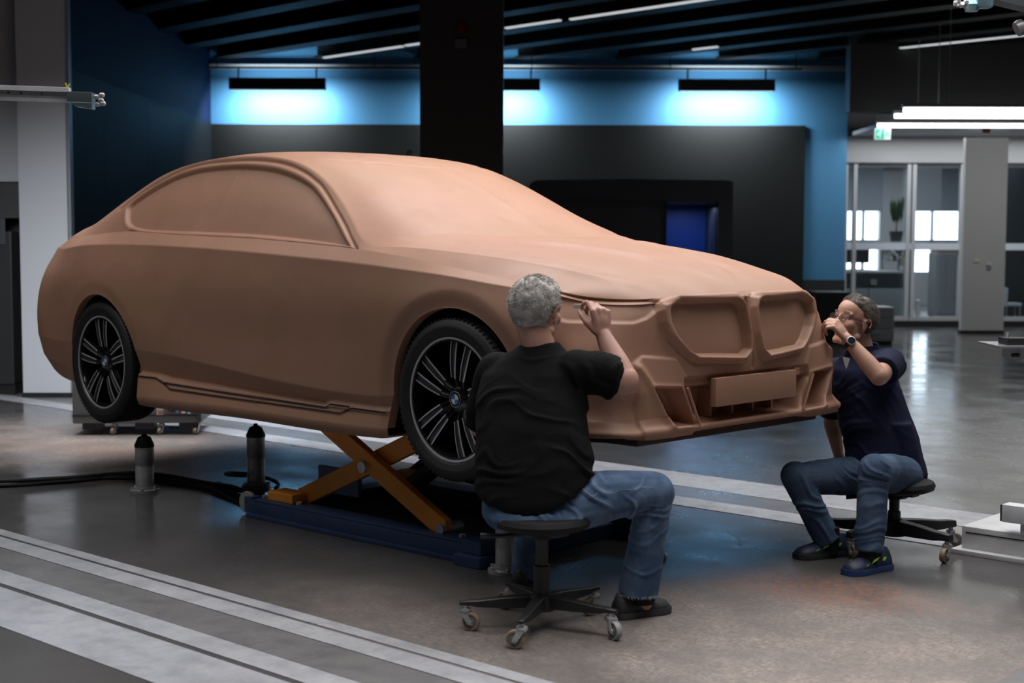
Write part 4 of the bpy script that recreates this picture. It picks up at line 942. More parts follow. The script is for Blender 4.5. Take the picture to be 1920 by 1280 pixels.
def stool(x, y, seat_z, angles, rad, label, grp=None, tan=(True,)*5, yaws=(0,)*5, col_r=.030, thick=False, gas=True):
    t = thing('work_stool', label, 'stool', M=Matrix.Translation((x, y, 0)))
    s = MB(); s.lathe([(.02, seat_z-.055), (.15, seat_z-.052), (.178, seat_z-.040), (.184, seat_z-.022), (.175, seat_z-.006), (.12, seat_z+.002), (.02, seat_z)], 40, mat('stool_vinyl', (.009, .009, .010), .7, spec=.3)); s.build('seat', t, smooth=True)
    p = MB(); p.lathe([(.06, seat_z-.085), (.09, seat_z-.055)], 24, m_black); p.box(-.11, .11, -.03, .03, seat_z-.07, seat_z-.055, m_black); p.build('seat_plate', t)
    MB().tube([(.02, 0, seat_z-.072), (-.10, -.12, seat_z-.080), (-.16, -.16, seat_z-.085)], [.008, .008, .012], 8, m_black).build('height_lever', t, smooth=True)
    MB().lathe([(.014, .13), (.014, seat_z-.08)], 16, m_steel).build('gas_spring', t, smooth=True)
    MB().lathe([(col_r+.008, .075), (col_r+.008, .12), (col_r, .125), (col_r, seat_z*.55), (col_r-.006, seat_z*.56), (col_r-.006, seat_z-.10), (col_r, seat_z-.085)], 24, m_black).build('column', t, smooth=True)
    MB().lathe([(.055, .072), (.058, .09), (.05, .122), (.036, .130)], 24, m_black).build('hub', t, smooth=True)
    for k, a in enumerate(angles):
        a = math.radians(a); M = Matrix.Rotation(a, 4, 'Z'); b = MB(); hh = .020 if thick else .014
        V = []; st = [(.03, .030, .078, .128), (.14, .024, .080, .122), (.24, .019, .084, .112), (rad-.02, .018, .090, .112), (rad+.022, .013, .092, .108)]
        if thick: st = [(x_, w_*1.45, z0+.002, z1+.018) for x_, w_, z0, z1 in st]
        for x_, w_, z0, z1 in st: V += [(x_, -w_, z0+.004), (x_, -w_*.75, z1), (x_, w_*.75, z1), (x_, w_, z0+.004), (x_, 0, z0)]
        F = [(4, 3, 2, 1, 0), tuple(range(20, 25))]
        for i in range(4):
            for j in range(5): F.append((5*i+j, 5*i+(j+1) % 5, 5*i+5+(j+1) % 5, 5*i+5+j))
        b.add(V, F, m_black, M); lg = b.build('leg', t, smooth=True, bev=.004)
        caster(lg, rad*math.cos(a), rad*math.sin(a), math.radians(yaws[k]), tan=tan[k])
    return t
stool(2.336, -1.224, .430, (231, 300, 17, 88, 160), .285, 'black round work stool on five casters under the man in the black shirt', tan=(True, True, False, True, True), yaws=(205, 30, 165, 80, 10))
stool(2.555, .915, .335, (-9, 60, 133, 205, 262), .30, 'low black work stool on casters under the man in the navy shirt', yaws=(95, 210, 30, 70, 150), thick=True)
# ================================================================== equipment trolley behind the rear wheel
tr = thing('equipment_trolley', 'grey equipment box on casters with stickers behind the rear wheel', 'trolley', M=RM @ Matrix.Translation((-2.72, 10.38, 0)) @ Matrix.Rotation(.06, 4, 'Z'))
m_trg = mat('trolley_grey', (.16, .17, .18), .5)
MB().box(-.50, .43, 0, .5, .085, .75, m_trg, bev=.012).build('trolley_body', tr, smooth=True)
MB().box(-.50, .40, -.012, .0, .140, .147, m_black).build('front_seam', tr)
MB().box(.405, .435, -.02, .02, .10, .40, mat('trolley_corner', (.05, .055, .06), .5)).build('corner_guard', tr)
for x in (-.36, .02, .34): MB().box(x-.07, x+.07, .0, .12, .04, .09, m_black, bev=.006).build('foot_block', tr)
for x in (-.20, .14, .40): caster(tr, x, .03, 1.2, r=.026)
def stk(x, z, w, h, m, nm='sticker'): return MB().box(x-w/2, x+w/2, -.006, -.001, z-h/2, z+h/2, m).build(nm, tr)
stk(.135, .19, .05, .09, mat('sticker_cream', (.6, .52, .46), .5)); stk(.145, .165, .045, .03, mat('sticker_red', (.5, .12, .10), .5))
rd_ = MB(); Mx = Matrix.Translation((.222, -.002, .208)) @ Matrix.Rotation(PI/2, 4, 'X')
rd_.lathe([(.036, 0), (.036, .004)], 28, mat('badge_ring', (0, 0, 0)), Mx)
for k in range(4):
    V = [(0, 0, .0046)]+[(.025*math.cos(PI/2*k+PI/2*j/8), .025*math.sin(PI/2*k+PI/2*j/8), .0046) for j in range(9)]
    rd_.add(V, [tuple(range(10))], mat('badge_blue', (0, 0, 0)) if k % 2 == 1 else mat('badge_white', (0, 0, 0)), Mx)
rd_.build('round_sticker', tr, fix=False)
stk(.285, .222, .05, .022, mat('sticker_grey', (.35, .42, .5), .5))
for i, cc in enumerate(((.10, .45, .75), (.03, .06, .30), (.6, .05, .06))): stk(.262+i*.012, .170, .011, .024, mat('stripe_%s' % 'abc'[i], cc, .5), 'stripe_sticker')
stk(.306, .170, .026, .024, mat('badge_white', (0, 0, 0))); stk(.345, .175, .024, .042, mat('sticker_pale_blue', (.45, .6, .75), .5)); stk(.385, .225, .026, .026, mat('sticker_pink', (.6, .35, .35), .5))
# ================================================================== cables on the floor
cbn = thing('cable_bundle', 'bundle of black cables snaking across the floor to the scissor lift', 'cable')
def cr(pts, k=8):
    P = sm_poly(pts, k, False) if len(pts[0]) == 2 else None
    return P
for i, (dy, dz, r) in enumerate(((0, .014, .014), (.035, .013, .012), (.015, .034, .012), (-.03, .012, .011))):
    base = [(-3.6, -2.9), (-2.6, -2.0), (-1.98, -1.42+dy), (-1.80, -1.05), (-1.74, -.74+dy), (-1.56, -.60), (-1.30, -.53+dy*.6), (-1.0, -.50), (-.75, -.52+dy), (-.45, -.62), (-.25, -.66+dy)]
    P = sm_poly(base, 8, False); MB().tube([(p[0]+dy*.5, p[1]+dy, dz+.004*math.sin(j*.3+i)) for j, p in enumerate(P)], r, 8, m_rub).build('cable', cbn, smooth=True)
lo_ = [(-.9+.20*math.cos(t), -.30+.12*math.sin(t)) for t in np.linspace(.2, 5.2, 20)]
MB().tube([(x, y, .02+.004*i_) for i_, (x, y) in enumerate(lo_)], .011, 8, m_rub).build('cable', cbn, smooth=True)
# ================================================================== measuring machines
mm = thing('measuring_machine', 'aluminium measuring arm with clamp head reaching in at the upper left', 'measuring machine', M=RM @ Matrix.Translation((-3.25, 7.0, 0)))
MB().box(-.09, .09, -.09, .09, .06, 2.9, m_alu, bev=.008).build('machine_column', mm, smooth=True)
MB().box(-.22, .22, -.22, .22, 0, .06, m_alu, bev=.008).build('machine_base', mm, smooth=True)
MT = Matrix.Translation((0, 0, 0)) @ Matrix.Rotation(math.radians(1.7), 4, 'Y')
a_ = MB(); a_.box(-.1, 1.065, -.14, -.095, 2.125, 2.195, m_alu, MT, bev=.004); arm_o = a_.build('arm_beam', mm, smooth=True)
MB().box(-.1, 1.065, -.146, -.138, 2.150, 2.172, mat('alu_groove', (.36, .37, .39), .35, .9), MT).build('beam_groove', arm_o)
for x in (.78, .94, .84): MB().lathe([(.006, 0), (.006, .006)], 8, m_postd, MT @ Matrix.Translation((x, -.14, 2.16)) @ Matrix.Rotation(PI/2, 4, 'X')).build('screw', arm_o)
h = MB(); h.box(1.06, 1.18, -.15, -.09, 2.125, 2.175, mat('clamp_zinc', (.32, .42, .45), .3, .8), MT, bev=.004); ho = h.build('clamp_head', mm, smooth=True)
MB().prism([(1.07, 2.127), (1.18, 2.127), (1.18, 2.095), (1.10, 2.105)], 'y', -.15, -.09, mat('clamp_zinc', (0, 0, 0)), MT).build('clamp_jaw', ho, bev=.003)
for k, (x, z) in enumerate(((1.195, 2.155), (1.22, 2.165), (1.20, 2.12), (1.225, 2.125), (1.215, 2.14))): MB().lathe([(.010, -.012), (.012, -.006), (.012, .006), (.006, .012)], 10, m_steel, MT @ Matrix.Translation((x, -.12, z)) @ Matrix.Rotation(PI/2, 4, 'Y')).build('adjusting_knob', ho, smooth=True)
ty = MB(); m_yel = mat('cable_tie_yellow', (.55, .50, .03), .5)
for dx, dz in ((-.004, .022), (.006, .018)): ty.tube([(1.052, -.12, 2.19), (1.052+dx, -.12, 2.205), (1.052+dx*2, -.12, 2.195+dz)], .004, 6, m_yel, MT)
ty.build('cable_tie', arm_o)
m2 = thing('measuring_machine', 'measuring machine on a pale floor rail at the right edge', 'measuring machine', M=Matrix.Translation((2.80, 1.10, 0)) @ Matrix.Rotation(math.radians(3.2), 4, 'Z'))
m_rail = mat('rail_pale_metal', (.66, .67, .69), .45, .1, noise_=(9, (.50, .50, .51), .6))
MB().box(0, 3.2, .0, .46, .02, .125, m_rail, bev=.004).build('floor_rail', m2, smooth=True)
MB().box(-.03, 3.2, -.05, .50, .0, .022, m_rail, bev=.003).build('rail_base', m2, smooth=True)
MB().box(.02, 3.2, -.003, .0, .095, .100, m_black).build('rail_slot', m2)
q_ = MB(); q_.box(.20, 1.6, -.03, .05, .175, .255, m_alu, bev=.003); qo = q_.build('square_tube', m2, smooth=True)
MB().box(.192, .202, -.027, .047, .178, .252, m_black).build('tube_end_cap', qo)
MB().box(.28, 1.5, -.01, .03, .125, .175, m_alu).build('tube_foot', m2)
MB().box(1.15, 1.35, .1, .3, .12, 2.9, m_alu, bev=.006).build('machine_column', m2, smooth=True)
# tray and head in the room frame, carried by the column
IM = m2.matrix_world.inverted() @ RM
ty2 = MB(); ty2.box(2.74, 3.6, 7.95, 8.35, .842, .852, mat('tray_steel', (.45, .46, .48), .3, .8), IM); ty2.box(2.87, 3.4, 8.0, 8.3, .765, .842, m_gry, IM); to = ty2.build('tool_tray', m2)
MB().box(2.81, 2.98, 8.05, 8.2, .852, .89, m_black, IM).build('tray_device', to); MB().lathe([(.008, 0), (.008, .04)], 10, m_steel, IM @ Matrix.Translation((2.83, 8.1, .88))).build('device_knob', to)
MB().lathe([(.012, -.02), (.012, .02)], 12, m_black, IM @ Matrix.Translation((2.84, 8.0, .80)) @ Matrix.Rotation(PI/2, 4, 'Y')).build('tray_clamp', to)
hd = MB(); m_zb = mat('zinc_blue', (.22, .38, .45), .3, .7); hd.box(2.235, 2.315, 6.94, 7.02, 2.565, 2.66, m_zb, IM, bev=.012); hd.lathe([(.03, -.03), (.042, 0), (.03, .03)], 20, m_zb, IM @ Matrix.Translation((2.22, 6.98, 2.58))); ho2 = hd.build('probe_head', m2, smooth=True)
for k, (x, z, r) in enumerate(((2.135, 2.585, .012), (2.15, 2.60, .010), (2.165, 2.578, .014), (2.185, 2.592, .012), (2.145, 2.575, .008), (2.20, 2.575, .010))): MB().lathe([(r*.7, -r), (r, -r*.4), (r, r*.4), (r*.7, r)], 12, m_steel, IM @ Matrix.Translation((x, 6.96, z)) @ Matrix.Rotation(.6*k, 4, 'X')).build('probe_knob', ho2, smooth=True)
bm_ = MB(); bm_.prism([(2.31, 2.60), (2.31, 2.68), (3.2, 2.68), (3.2, 2.555), (2.50, 2.555)], 'y', 6.93, 7.05, mat('arm_slate', (.06, .065, .08), .4), IM); bm_.build('upper_arm_beam', m2)
dk_ = MB(); dk_.lathe([(.02, -.02), (.036, -.018), (.040, 0), (.036, .02), (.02, .022)], 24, mat('disc_grey', (.22, .23, .24), .4, .5), IM @ Matrix.Translation((2.462, 7.0, 2.475)) @ Matrix.Rotation(1.1, 4, 'Y')); dk_.build('round_counterweight', m2, smooth=True)
MB().tube([IM @ Vector((2.48, 7.0, 2.475)), IM @ Vector((2.62, 7.0, 2.46)), IM @ Vector((2.66, 7.0, 2.56))], .014, 10, m_steel).build('weight_rod', m2, smooth=True)
# ================================================================== clay shavings on the floor (nobody could count them)
def shavings(name, label, spots, m, smin, smax):
    mb = MB()
    for cx, cy, sx, sy, n in spots:
        for _ in range(n):
            x, y = random.gauss(cx, sx), random.gauss(cy, sy); L_ = random.uniform(smin, smax); a = random.uniform(0, 2*PI); h_ = L_*random.uniform(.2, .5)
            M = Matrix.Translation((x, y, .003+h_*.3)) @ Matrix.Rotation(a, 4, 'Z') @ Matrix.Rotation(random.uniform(-.5, .5), 4, 'X')
            w = L_*random.uniform(.25, .5)
            mb.add([(-L_/2, -w/2, 0), (0, -w/2, h_*.6), (L_/2, -w/2, 0), (L_/2, w/2, 0), (0, w/2, h_*.7), (-L_/2, w/2, 0), (0, 0, -h_*.3)], [(0, 1, 4, 5), (1, 2, 3, 4), (0, 6, 1), (1, 6, 2), (3, 6, 4), (4, 6, 5), (5, 6, 0), (2, 6, 3)], m)
    return tag(mb.build(name, fix=False), label, 'clay shavings', kind='stuff')
m_sh = mat('shaving_brown', (.16, .075, .05), .8); m_sh2 = mat('shaving_red', (.36, .13, .07), .8)
shavings('clay_shavings', 'dark curls of clay scattered on the floor under the car nose', [(1.95, .42, .18, .14, 60), (1.72, .52, .14, .08, 26), (2.25, .2, .25, .1, 26), (3.0, -.6, .5, .5, 40)], m_sh, .012, .042)
shavings('clay_crumbs', "small reddish clay crumbs on the floor by the seated men's shoes", [(2.75, -.02, .30, .16, 420), (3.0, -.5, .6, .4, 160), (2.9, .35, .3, .3, 120), (-2.0, -.5, .4, .3, 60)], m_sh2, .004, .012)
# ================================================================== people
def rp(px, py, d):
    """a point of the room (across, deep, up) seen on the line (px, py) at depth d, used only to lay out joints"""
    v = RT2*((px-960)/2666.67)-UP2*((py-640)/2666.67)+FW
    vi = RM.to_3x3().inverted() @ v; k = d/vi.y
    return Vector((vi.x*k, d, CZ+vi.z*k))
class Flesh:
    """overlapping tapered limbs and ellipsoids, fused into one skin by voxel remeshing"""
    def __init__(s): s.mb = MB()
    def cap(s, a, b, ra, rb, n=18, flat=False):
        a, b = Vector(a), Vector(b); M, L = ax(a, b); pr = []
        if not flat: pr += [(ra*math.cos(t), ra*math.sin(t)) for t in np.linspace(-PI/2+.05, 0, 6)]
        else: pr += [(ra, 0)]
        if not flat: pr += [(rb*math.cos(t), L+rb*math.sin(t)) for t in np.linspace(0, PI/2-.05, 6)]
        else: pr += [(rb, L)]
        s.mb.lathe(pr, n, None, M); return s
    def chain(s, pts, rad, **k):
        for i in range(len(pts)-1): s.cap(pts[i], pts[i+1], rad[i], rad[i+1], **k)
        return s
    def ell(s, c, r, R=None, n=24):
        M = Matrix.Translation(c) @ (R.to_4x4() if R else Matrix.Identity(4)) @ Matrix.Diagonal((*r, 1))
        s.mb.lathe([(math.cos(t), math.sin(t)) for t in np.linspace(-PI/2+.03, PI/2-.03, n//2)], n, None, M); return s
    def loft(s, secs, n=32):
        """secs: (centre, rx, ry, yaw, power)"""
        V = []; F = []
        for sec in secs:
            c, rx, ry, yw, pw = sec[:5]; bl, br = sec[5] if len(sec) > 5 else (0, 0)
            for k in range(n):
                t = 2*PI*k/n; x = rx*abs(math.cos(t))**pw*(1 if math.cos(t) >= 0 else -1); y = ry*abs(math.sin(t))**pw*(1 if math.sin(t) >= 0 else -1)
                V.append(Vector(c)+Vector((x*math.cos(yw)-y*math.sin(yw), x*math.sin(yw)+y*math.cos(yw), (br if x > 0 else bl)*(x/rx)**2)))
        m = len(secs)
        for i in range(m-1):
            for k in range(n): k2 = (k+1) % n; F.append((i*n+k, i*n+k2, (i+1)*n+k2, (i+1)*n+k))
        F.append(tuple(range(n))[::-1]); F.append(tuple((m-1)*n+k for k in range(n)))
        s.mb.add(V, F); return s
    def done(s, name, parent, m, vox=.006, smooth=4, disp=None, post=None):
        o = s.mb.build(name+'_tmp', None)
        r = o.modifiers.new('r', 'REMESH'); r.mode = 'VOXEL'; r.voxel_size = vox; r.use_smooth_shade = True
        if smooth: q = o.modifiers.new('s', 'SMOOTH'); q.iterations = smooth; q.factor = .5
        dg = bpy.context.evaluated_depsgraph_get(); me = bpy.data.meshes.new_from_object(o.evaluated_get(dg))
        bpy.data.objects.remove(o)
        nv = len(me.vertices); co = np.zeros(nv*3, np.float32); me.vertices.foreach_get('co', co); co = co.reshape(-1, 3)
        no = np.zeros(nv*3, np.float32); me.vertices.foreach_get('normal', no); no = no.reshape(-1, 3)
        if disp:
            for i in range(nv):
                co[i] += no[i]*disp(Vector(co[i]))
        if post: co = post(co, no)
        me.vertices.foreach_set('co', co.ravel()); me.update(); me.shade_smooth(); me.name = name
        me.materials.clear(); me.materials.append(m)
        n = bpy.data.objects.new(name, me); COL.objects.link(n); n.parent = parent; return n
def wrinkle(fields, am0=1.0):
    """cloth folds: fields = (point, radius, direction across the folds, wavelength, depth)"""
    def f(p):
        d = 0.; w = noise.noise(p*5.5)*.09+noise.noise(p*11.)*.025
        for c, r, dr, wl, am in fields:
            q = (p-c).length
            if q < r:
                k = (1-q/r); ph = ((p-c).dot(dr)+w)/(wl*1.5)
                v = noise.noise(Vector((ph*2.1, q*3., c.x*7.)))
                d += am0*am*k*1.5*(max(0, v)*1.6-.15)
        n = noise.noise(p*9.); return d+.0035*noise.noise(Vector((p.x*7, p.y*7, p.z*13)))+.0012*noise.noise(p*28.)
    return f
def skin_mat(name, c, c2): 
    m = mat(name, c, .5, noise_=(16, c2, .6, 5), bump=(220, .10, .001)); m.node_tree.nodes['Principled BSDF'].inputs['Subsurface Weight'].default_value = .08
    m.node_tree.nodes['Principled BSDF'].inputs['Subsurface Radius'].default_value = (.012, .004, .002); return m
m_skin1 = skin_mat('skin_fair_pink', (.50, .27, .21), (.56, .33, .27)); m_skin2 = skin_mat('skin_fair_warm', (.48, .275, .20), (.53, .31, .24))
def denim(name, c, c2):
    m = bpy.data.materials.new(name); m.use_nodes = True; nt = m.node_tree; p = nt.nodes['Principled BSDF']; N = nt.nodes.new; L = nt.links.new
    tc = N('ShaderNodeTexCoord'); n = N('ShaderNodeTexNoise'); n.inputs['Scale'].default_value = 6; n.inputs['Detail'].default_value = 6; L(tc.outputs['Object'], n.inputs[0])
    n2 = N('ShaderNodeTexNoise'); n2.inputs['Scale'].default_value = 260; L(tc.outputs['Object'], n2.inputs[0])
    r = N('ShaderNodeMapRange'); r.inputs[1].default_value = .38; r.inputs[2].default_value = .66; L(n.outputs['Fac'], r.inputs[0])
    g = N('ShaderNodeNewGeometry'); rp_ = N('ShaderNodeMapRange'); rp_.inputs[1].default_value = .48; rp_.inputs[2].default_value = .56; L(g.outputs['Pointiness'], rp_.inputs[0])
    a = N('ShaderNodeMath'); a.operation = 'ADD'; a.use_clamp = True; L(r.outputs[0], a.inputs[0])
    ml = N('ShaderNodeMath'); ml.operation = 'MULTIPLY_ADD'; ml.inputs[1].default_value = .7; ml.inputs[2].default_value = -.35; L(rp_.outputs[0], ml.inputs[0]); L(ml.outputs[0], a.inputs[1])
    mx = N('ShaderNodeMix'); mx.data_type = 'RGBA'; mx.inputs['A'].default_value = (*c, 1); mx.inputs['B'].default_value = (*c2, 1); L(a.outputs[0], mx.inputs['Factor']); L(mx.outputs['Result'], p.inputs['Base Color'])
    p.inputs['Roughness'].default_value = .85; b = N('ShaderNodeBump'); b.inputs['Strength'].default_value = .25; b.inputs['Distance'].default_value = .001; L(n2.outputs['Fac'], b.inputs['Height']); L(b.outputs[0], p.inputs['Normal'])
    return m
m_jean1 = denim('denim_light', (.032, .070, .145), (.145, .225, .35)); m_jean2 = denim('denim_dark', (.028, .058, .12), (.085, .14, .23))
m_tee = mat('black_jersey', (.0035, .0035, .004), .9, bump=(260, .3, .001), spec=.2); m_polo = mat('navy_cotton', (.006, .009, .034), .85, bump=(320, .35, .001), spec=.25)
def head(fl, M, sc=1., jaw=1.):
    """M: head frame, x = where the face points, y = the head's left, z up"""
    R = M.to_3x3(); P = lambda x, y, z: M @ Vector((x*sc, y*sc, z*sc)); S_ = lambda *r: tuple(q*sc for q in r)
    fl.ell(P(-.012, 0, .040), S_(.100, .078, .088), R); fl.ell(P(.022, 0, -.030), S_(.068, .060*jaw, .082), R)
    fl.ell(P(.020, 0, .055), S_(.078, .066, .062), R)
    fl.ell(P(.060, 0, -.092), S_(.024, .026, .020), R); fl.ell(P(-.03, 0, -.04), S_(.062, .056, .06), R)
    for s in (1, -1):
        fl.ell(P(.060, s*.040, -.014), S_(.026, .024, .026), R); fl.cap(P(.010, s*.056, -.06), P(.058, s*.026, -.095), .020*sc, .018*sc, 12)
        fl.cap(P(.086, s*.012, .034), P(.074, s*.046, .034), .0105*sc, .010*sc, 10)
        fl.cap(P(.0845, s*.020, .0215), P(.0785, s*.044, .0195), .0068*sc, .0062*sc, 10); fl.cap(P(.0835, s*.021, .000), P(.0785, s*.042, .001), .0060*sc, .0058*sc, 10)
        # ear: rim, lobe and bowl
        E0 = P(-.004, s*.079, .018); 
        rim = [P(-.004+.016*math.cos(t)*1.0-.004*math.sin(t), s*(.082+.007*(1-math.cos(t))), .006+.027*math.sin(t)) for t in np.linspace(-1.0, 3.6, 12)]
        fl.chain([*rim], [.0048*sc]*12, n=8); fl.ell(P(-.004, s*.080, .004), S_(.014, .005, .024), R); fl.ell(P(.002, s*.081, -.024), S_(.009, .006, .010), R)
        fl.cap(P(.094, s*.008, -.020), P(.090, s*.014, -.023), .0085*sc, .007*sc, 8)
        fl.cap(P(.090, 0, -.047), P(.079, s*.022, -.050), .0065*sc, .0035*sc, 8); fl.cap(P(.089, 0, -.058), P(.078, s*.019, -.056), .0075*sc, .004*sc, 8)
    fl.cap(P(.088, 0, .026), P(.110, 0, -.018), .0085*sc, .0115*sc, 12)
def eyes(M, sc, parent, col):
    for s in (1, -1):
        c = M @ Vector((.0738*sc, s*.031*sc, .0105*sc)); R = M.to_3x3().to_4x4()
        b = MB(); MM = Matrix.Translation(c) @ R @ Matrix.Rotation(PI/2, 4, 'Y')
        b.lathe([(.0125*sc*math.cos(t), .0125*sc*math.sin(t)) for t in np.linspace(-1.5, .95, 12)], 18, mat('eye_white', (.7, .68, .65), .25), MM)
        b.lathe([(.0125*sc*math.cos(t), .0127*sc*math.sin(t)) for t in np.linspace(1.0, 1.52, 5)], 18, mat('iris_'+col, (.05, .09, .12), .2), MM); b.build('eye', parent, smooth='all')
def hand(fl, w, d, n, side, sc=1., curl=((35, 45, 30),)*4, thumb=(.55, .75, .25), tcurl=18, spread=.06, r=.0082):
    """w wrist, d wrist->knuckles, n palm normal (fingers curl to it), side=+1/-1 picks the thumb side"""
    d = Vector(d).normalized(); n = Vector(n); n = (n-d*n.dot(d)).normalized(); t = d.cross(n)*side; w = Vector(w); tips = []
    off = (.031, .010, -.011, -.030); base = (.088, .092, .088, .080); ln = ((.043, .026, .020), (.047, .030, .021), (.043, .028, .020), (.034, .021, .018))
    for k in range(4):
        b0 = w+t*off[k]*.55*sc+d*.01*sc; kn = w+(d*base[k]+t*off[k])*sc
        fl.cap(b0, kn, .0145*sc, .0115*sc, 12); ang = 0.; p = kn; dd = (d+t*off[k]/.03*spread).normalized()
        for j in range(3):
            ang += math.radians(curl[k][j]); v = dd*math.cos(ang)+n*math.sin(ang); q = p+v*ln[k][j]*sc
            fl.cap(p, q, r*sc*(1.12-.10*j), r*sc*(1.02-.10*j), 10); p = q
        tips.append(p)
    fl.ell(w+d*.045*sc, (.036*sc, .040*sc, .016*sc), Matrix((t, d, n)).transposed())
    tb = w+(d*.022+t*.024+n*.006)*sc; v = (d*thumb[0]+t*thumb[1]+n*thumb[2]).normalized(); p = tb+v*.043*sc
    fl.cap(tb, p, .0165*sc, .0120*sc, 12)
    v2 = (v+(n*.5-t*.55+d*.35)*math.sin(math.radians(tcurl))*1.4).normalized(); q = p+v2*.033*sc; fl.cap(p, q, .0112*sc, .0100*sc, 10)
    v3 = (v2+(n*.4-t*.6)*math.sin(math.radians(tcurl))).normalized(); q2 = q+v3*.026*sc; fl.cap(q, q2, .0098*sc, .0082*sc, 10)
    return tips+[q2]
def hair(M, sc, parent, m, name, hairline, thick, nblade, blen, curl, seed, lowback=-.085, fade=.03):
    """closed cap hugging the skull plus short tufts; hairline(x,y,z)->True where hair grows (unit-ish head coords)"""
    rnd = random.Random(seed); n1, n2 = 44, 64; V = []; F = []; c0 = Vector((-.012, 0, .040)); R3 = (.100, .078, .088)
    pts = []
    for i in range(n1+1):
        ph = PI*i/n1
        for j in range(n2):
            th = 2*PI*j/n2; u = Vector((math.sin(ph)*math.cos(th), math.sin(ph)*math.sin(th), math.cos(ph)))
            low = max(0, -u.z); p = c0+Vector((u.x*(R3[0]-.012*low), u.y*(R3[1]-.010*low), u.z*(R3[2]+.045*low*(1 if u.x < .2 else 0))))
            g = hairline(p); th_ = thick*g*(1+.35*noise.noise(p*38+Vector((seed, 0, 0)))+.2*noise.noise(p*90)) if g > 0 else -.012
            q = p+u*th_; V.append(M @ (q*sc)); pts.append((p, u, g))
            if i < n1: j2 = (j+1) % n2; F.append((i*n2+j, i*n2+j2, (i+1)*n2+j2, (i+1)*n2+j))
    mb = MB(); mb.add(V, F, m); R = M.to_3x3()
    good = [q for q in pts if q[2] > .25]
    for _ in range(nblade):
        p, u, g = rnd.choice(good); p = p+Vector((rnd.uniform(-1, 1), rnd.uniform(-1, 1), rnd.uniform(-1, 1)))*.004
        d = (u*(.55*curl+.25)+Vector((-.35, 0, -.55 if p.x < .02 else .3))*(1-curl*.6)+Vector((rnd.uniform(-1, 1), rnd.uniform(-1, 1), rnd.uniform(-1, 1)))*curl*.75).normalized()
        b = p+u*thick*.75*g; L_ = blen*rnd.uniform(.6, 1.2)*g; s = d.cross(u).normalized()*.0011; mid = b+d*L_*.55+u*.0015; tip = b+d*L_+(-u*.3+Vector((0, 0, -.2)))*L_*.25*curl
        mb.add([M @ (q*sc) for q in (b-s, b+s, mid+s*.7, mid-s*.7, tip)], [(0, 1, 2, 3), (3, 2, 4)], m)
    return mb.build(name, parent, smooth='all', fix=False)
def frame(fwd, c, roll=0.):
    f = Vector(fwd).normalized(); l = Vector((0, 0, 1)).cross(f).normalized(); u = f.cross(l)
    if roll: q = Matrix.Rotation(roll, 3, f); l = q @ l; u = q @ u
    return Matrix(((f.x, l.x, u.x, c[0]), (f.y, l.y, u.y, c[1]), (f.z, l.z, u.z, c[2]), (0, 0, 0, 1)))
def shoe(parent, heel, toe, mats, name='shoe', w=.046, lace=None, accents=None):
    heel, toe = Vector((*heel[:2], 0)), Vector((*toe[:2], 0)); L = (toe-heel).length; f = (toe-heel).normalized(); l = Vector((0, 0, 1)).cross(f)
    def P(x, y, z): return heel+f*x*L+l*y+Vector((0, 0, z))
    n = 20; secs = []; up, so = MB(), MB()
    prof = [(0.0, .55, .075), (.06, .80, .100), (.18, .86, .105), (.30, .82, .108), (.42, .84, .098), (.55, .92, .080), (.70, 1.04, .066), (.82, 1.02, .060), (.92, .84, .052), (.985, .50, .036)]
    V = []; F = []
    for x, ww, h in prof:
        for k in range(n):
            t = 2*PI*k/n; y = w*ww*math.cos(t)*(1 if math.sin(t) < 0 else (1-.35*max(0, math.sin(t))**1.5)); z = .022+(h-.022)*max(0, math.sin(t))**.8 if math.sin(t) > 0 else .022-.006*abs(math.sin(t)); V.append(P(x, y, z))
    for i in range(len(prof)-1):
        for k in range(n): k2 = (k+1) % n; F.append((i*n+k, i*n+k2, (i+1)*n+k2, (i+1)*n+k))
    F += [tuple(range(n))[::-1], tuple((len(prof)-1)*n+k for k in range(n))]
    up.add(V, F, mats[0]); o = up.build(name, parent, smooth='all')
    out = [(-.02, .45), (.02, .80), (.12, .98), (.30, .92), (.45, .90), (.60, 1.0), (.72, 1.10), (.84, 1.08), (.94, .88), (1.0, .55), (1.012, 0)]
    pl_ = [(x, w*q) for x, q in out]+[(x, -w*q) for x, q in out[::-1][1:]]
    b0 = [P(x, y, 0.001) for x, y in pl_]; b1 = [P(x, y*1.02, .016) for x, y in pl_]; b2 = [P(x, y*.97, .027) for x, y in pl_]; m_ = len(pl_)
    so.add(b0+b1+b2, [tuple(range(m_))[::-1], tuple(range(2*m_, 3*m_))]+[(i, (i+1) % m_, m_+(i+1) % m_, m_+i) for i in range(m_)]+[(m_+i, m_+(i+1) % m_, 2*m_+(i+1) % m_, 2*m_+i) for i in range(m_)], mats[1]); so.build('sole', o, smooth=True)
    lc = MB()
    for k in range(4):
        x = .36+.075*k; h = .104-.013*k+.006; lc.tube([P(x, -.022, h-.010), P(x+.012, 0, h), P(x+.02, .022, h-.010)], .0028, 6, lace or m_black)
    lc.build('laces', o)
    if accents:
        for s in (1, -1):
            for q in ([(.40, .98, .074), (.46, .99, .060), (.60, 1.00, .048), (.54, .96, .064)], [(.22, .90, .066), (.27, .93, .052), (.33, .92, .054), (.29, .88, .070)], [(.64, .98, .052), (.68, 1.0, .042), (.74, 1.05, .040), (.70, 1.02, .050)]):
                MB().add([P(a, s*w*b*1.02, c) for a, b, c in q], [(0, 1, 2, 3)], accents).build('accent_stripe', o, fix=False)
        MB().add([P(.36, -.020, .108), P(.36, .020, .108), P(.52, .018, .088), P(.52, -.018, .088)], [(0, 1, 2, 3)], accents).build('tongue_patch', o, fix=False)
    return o
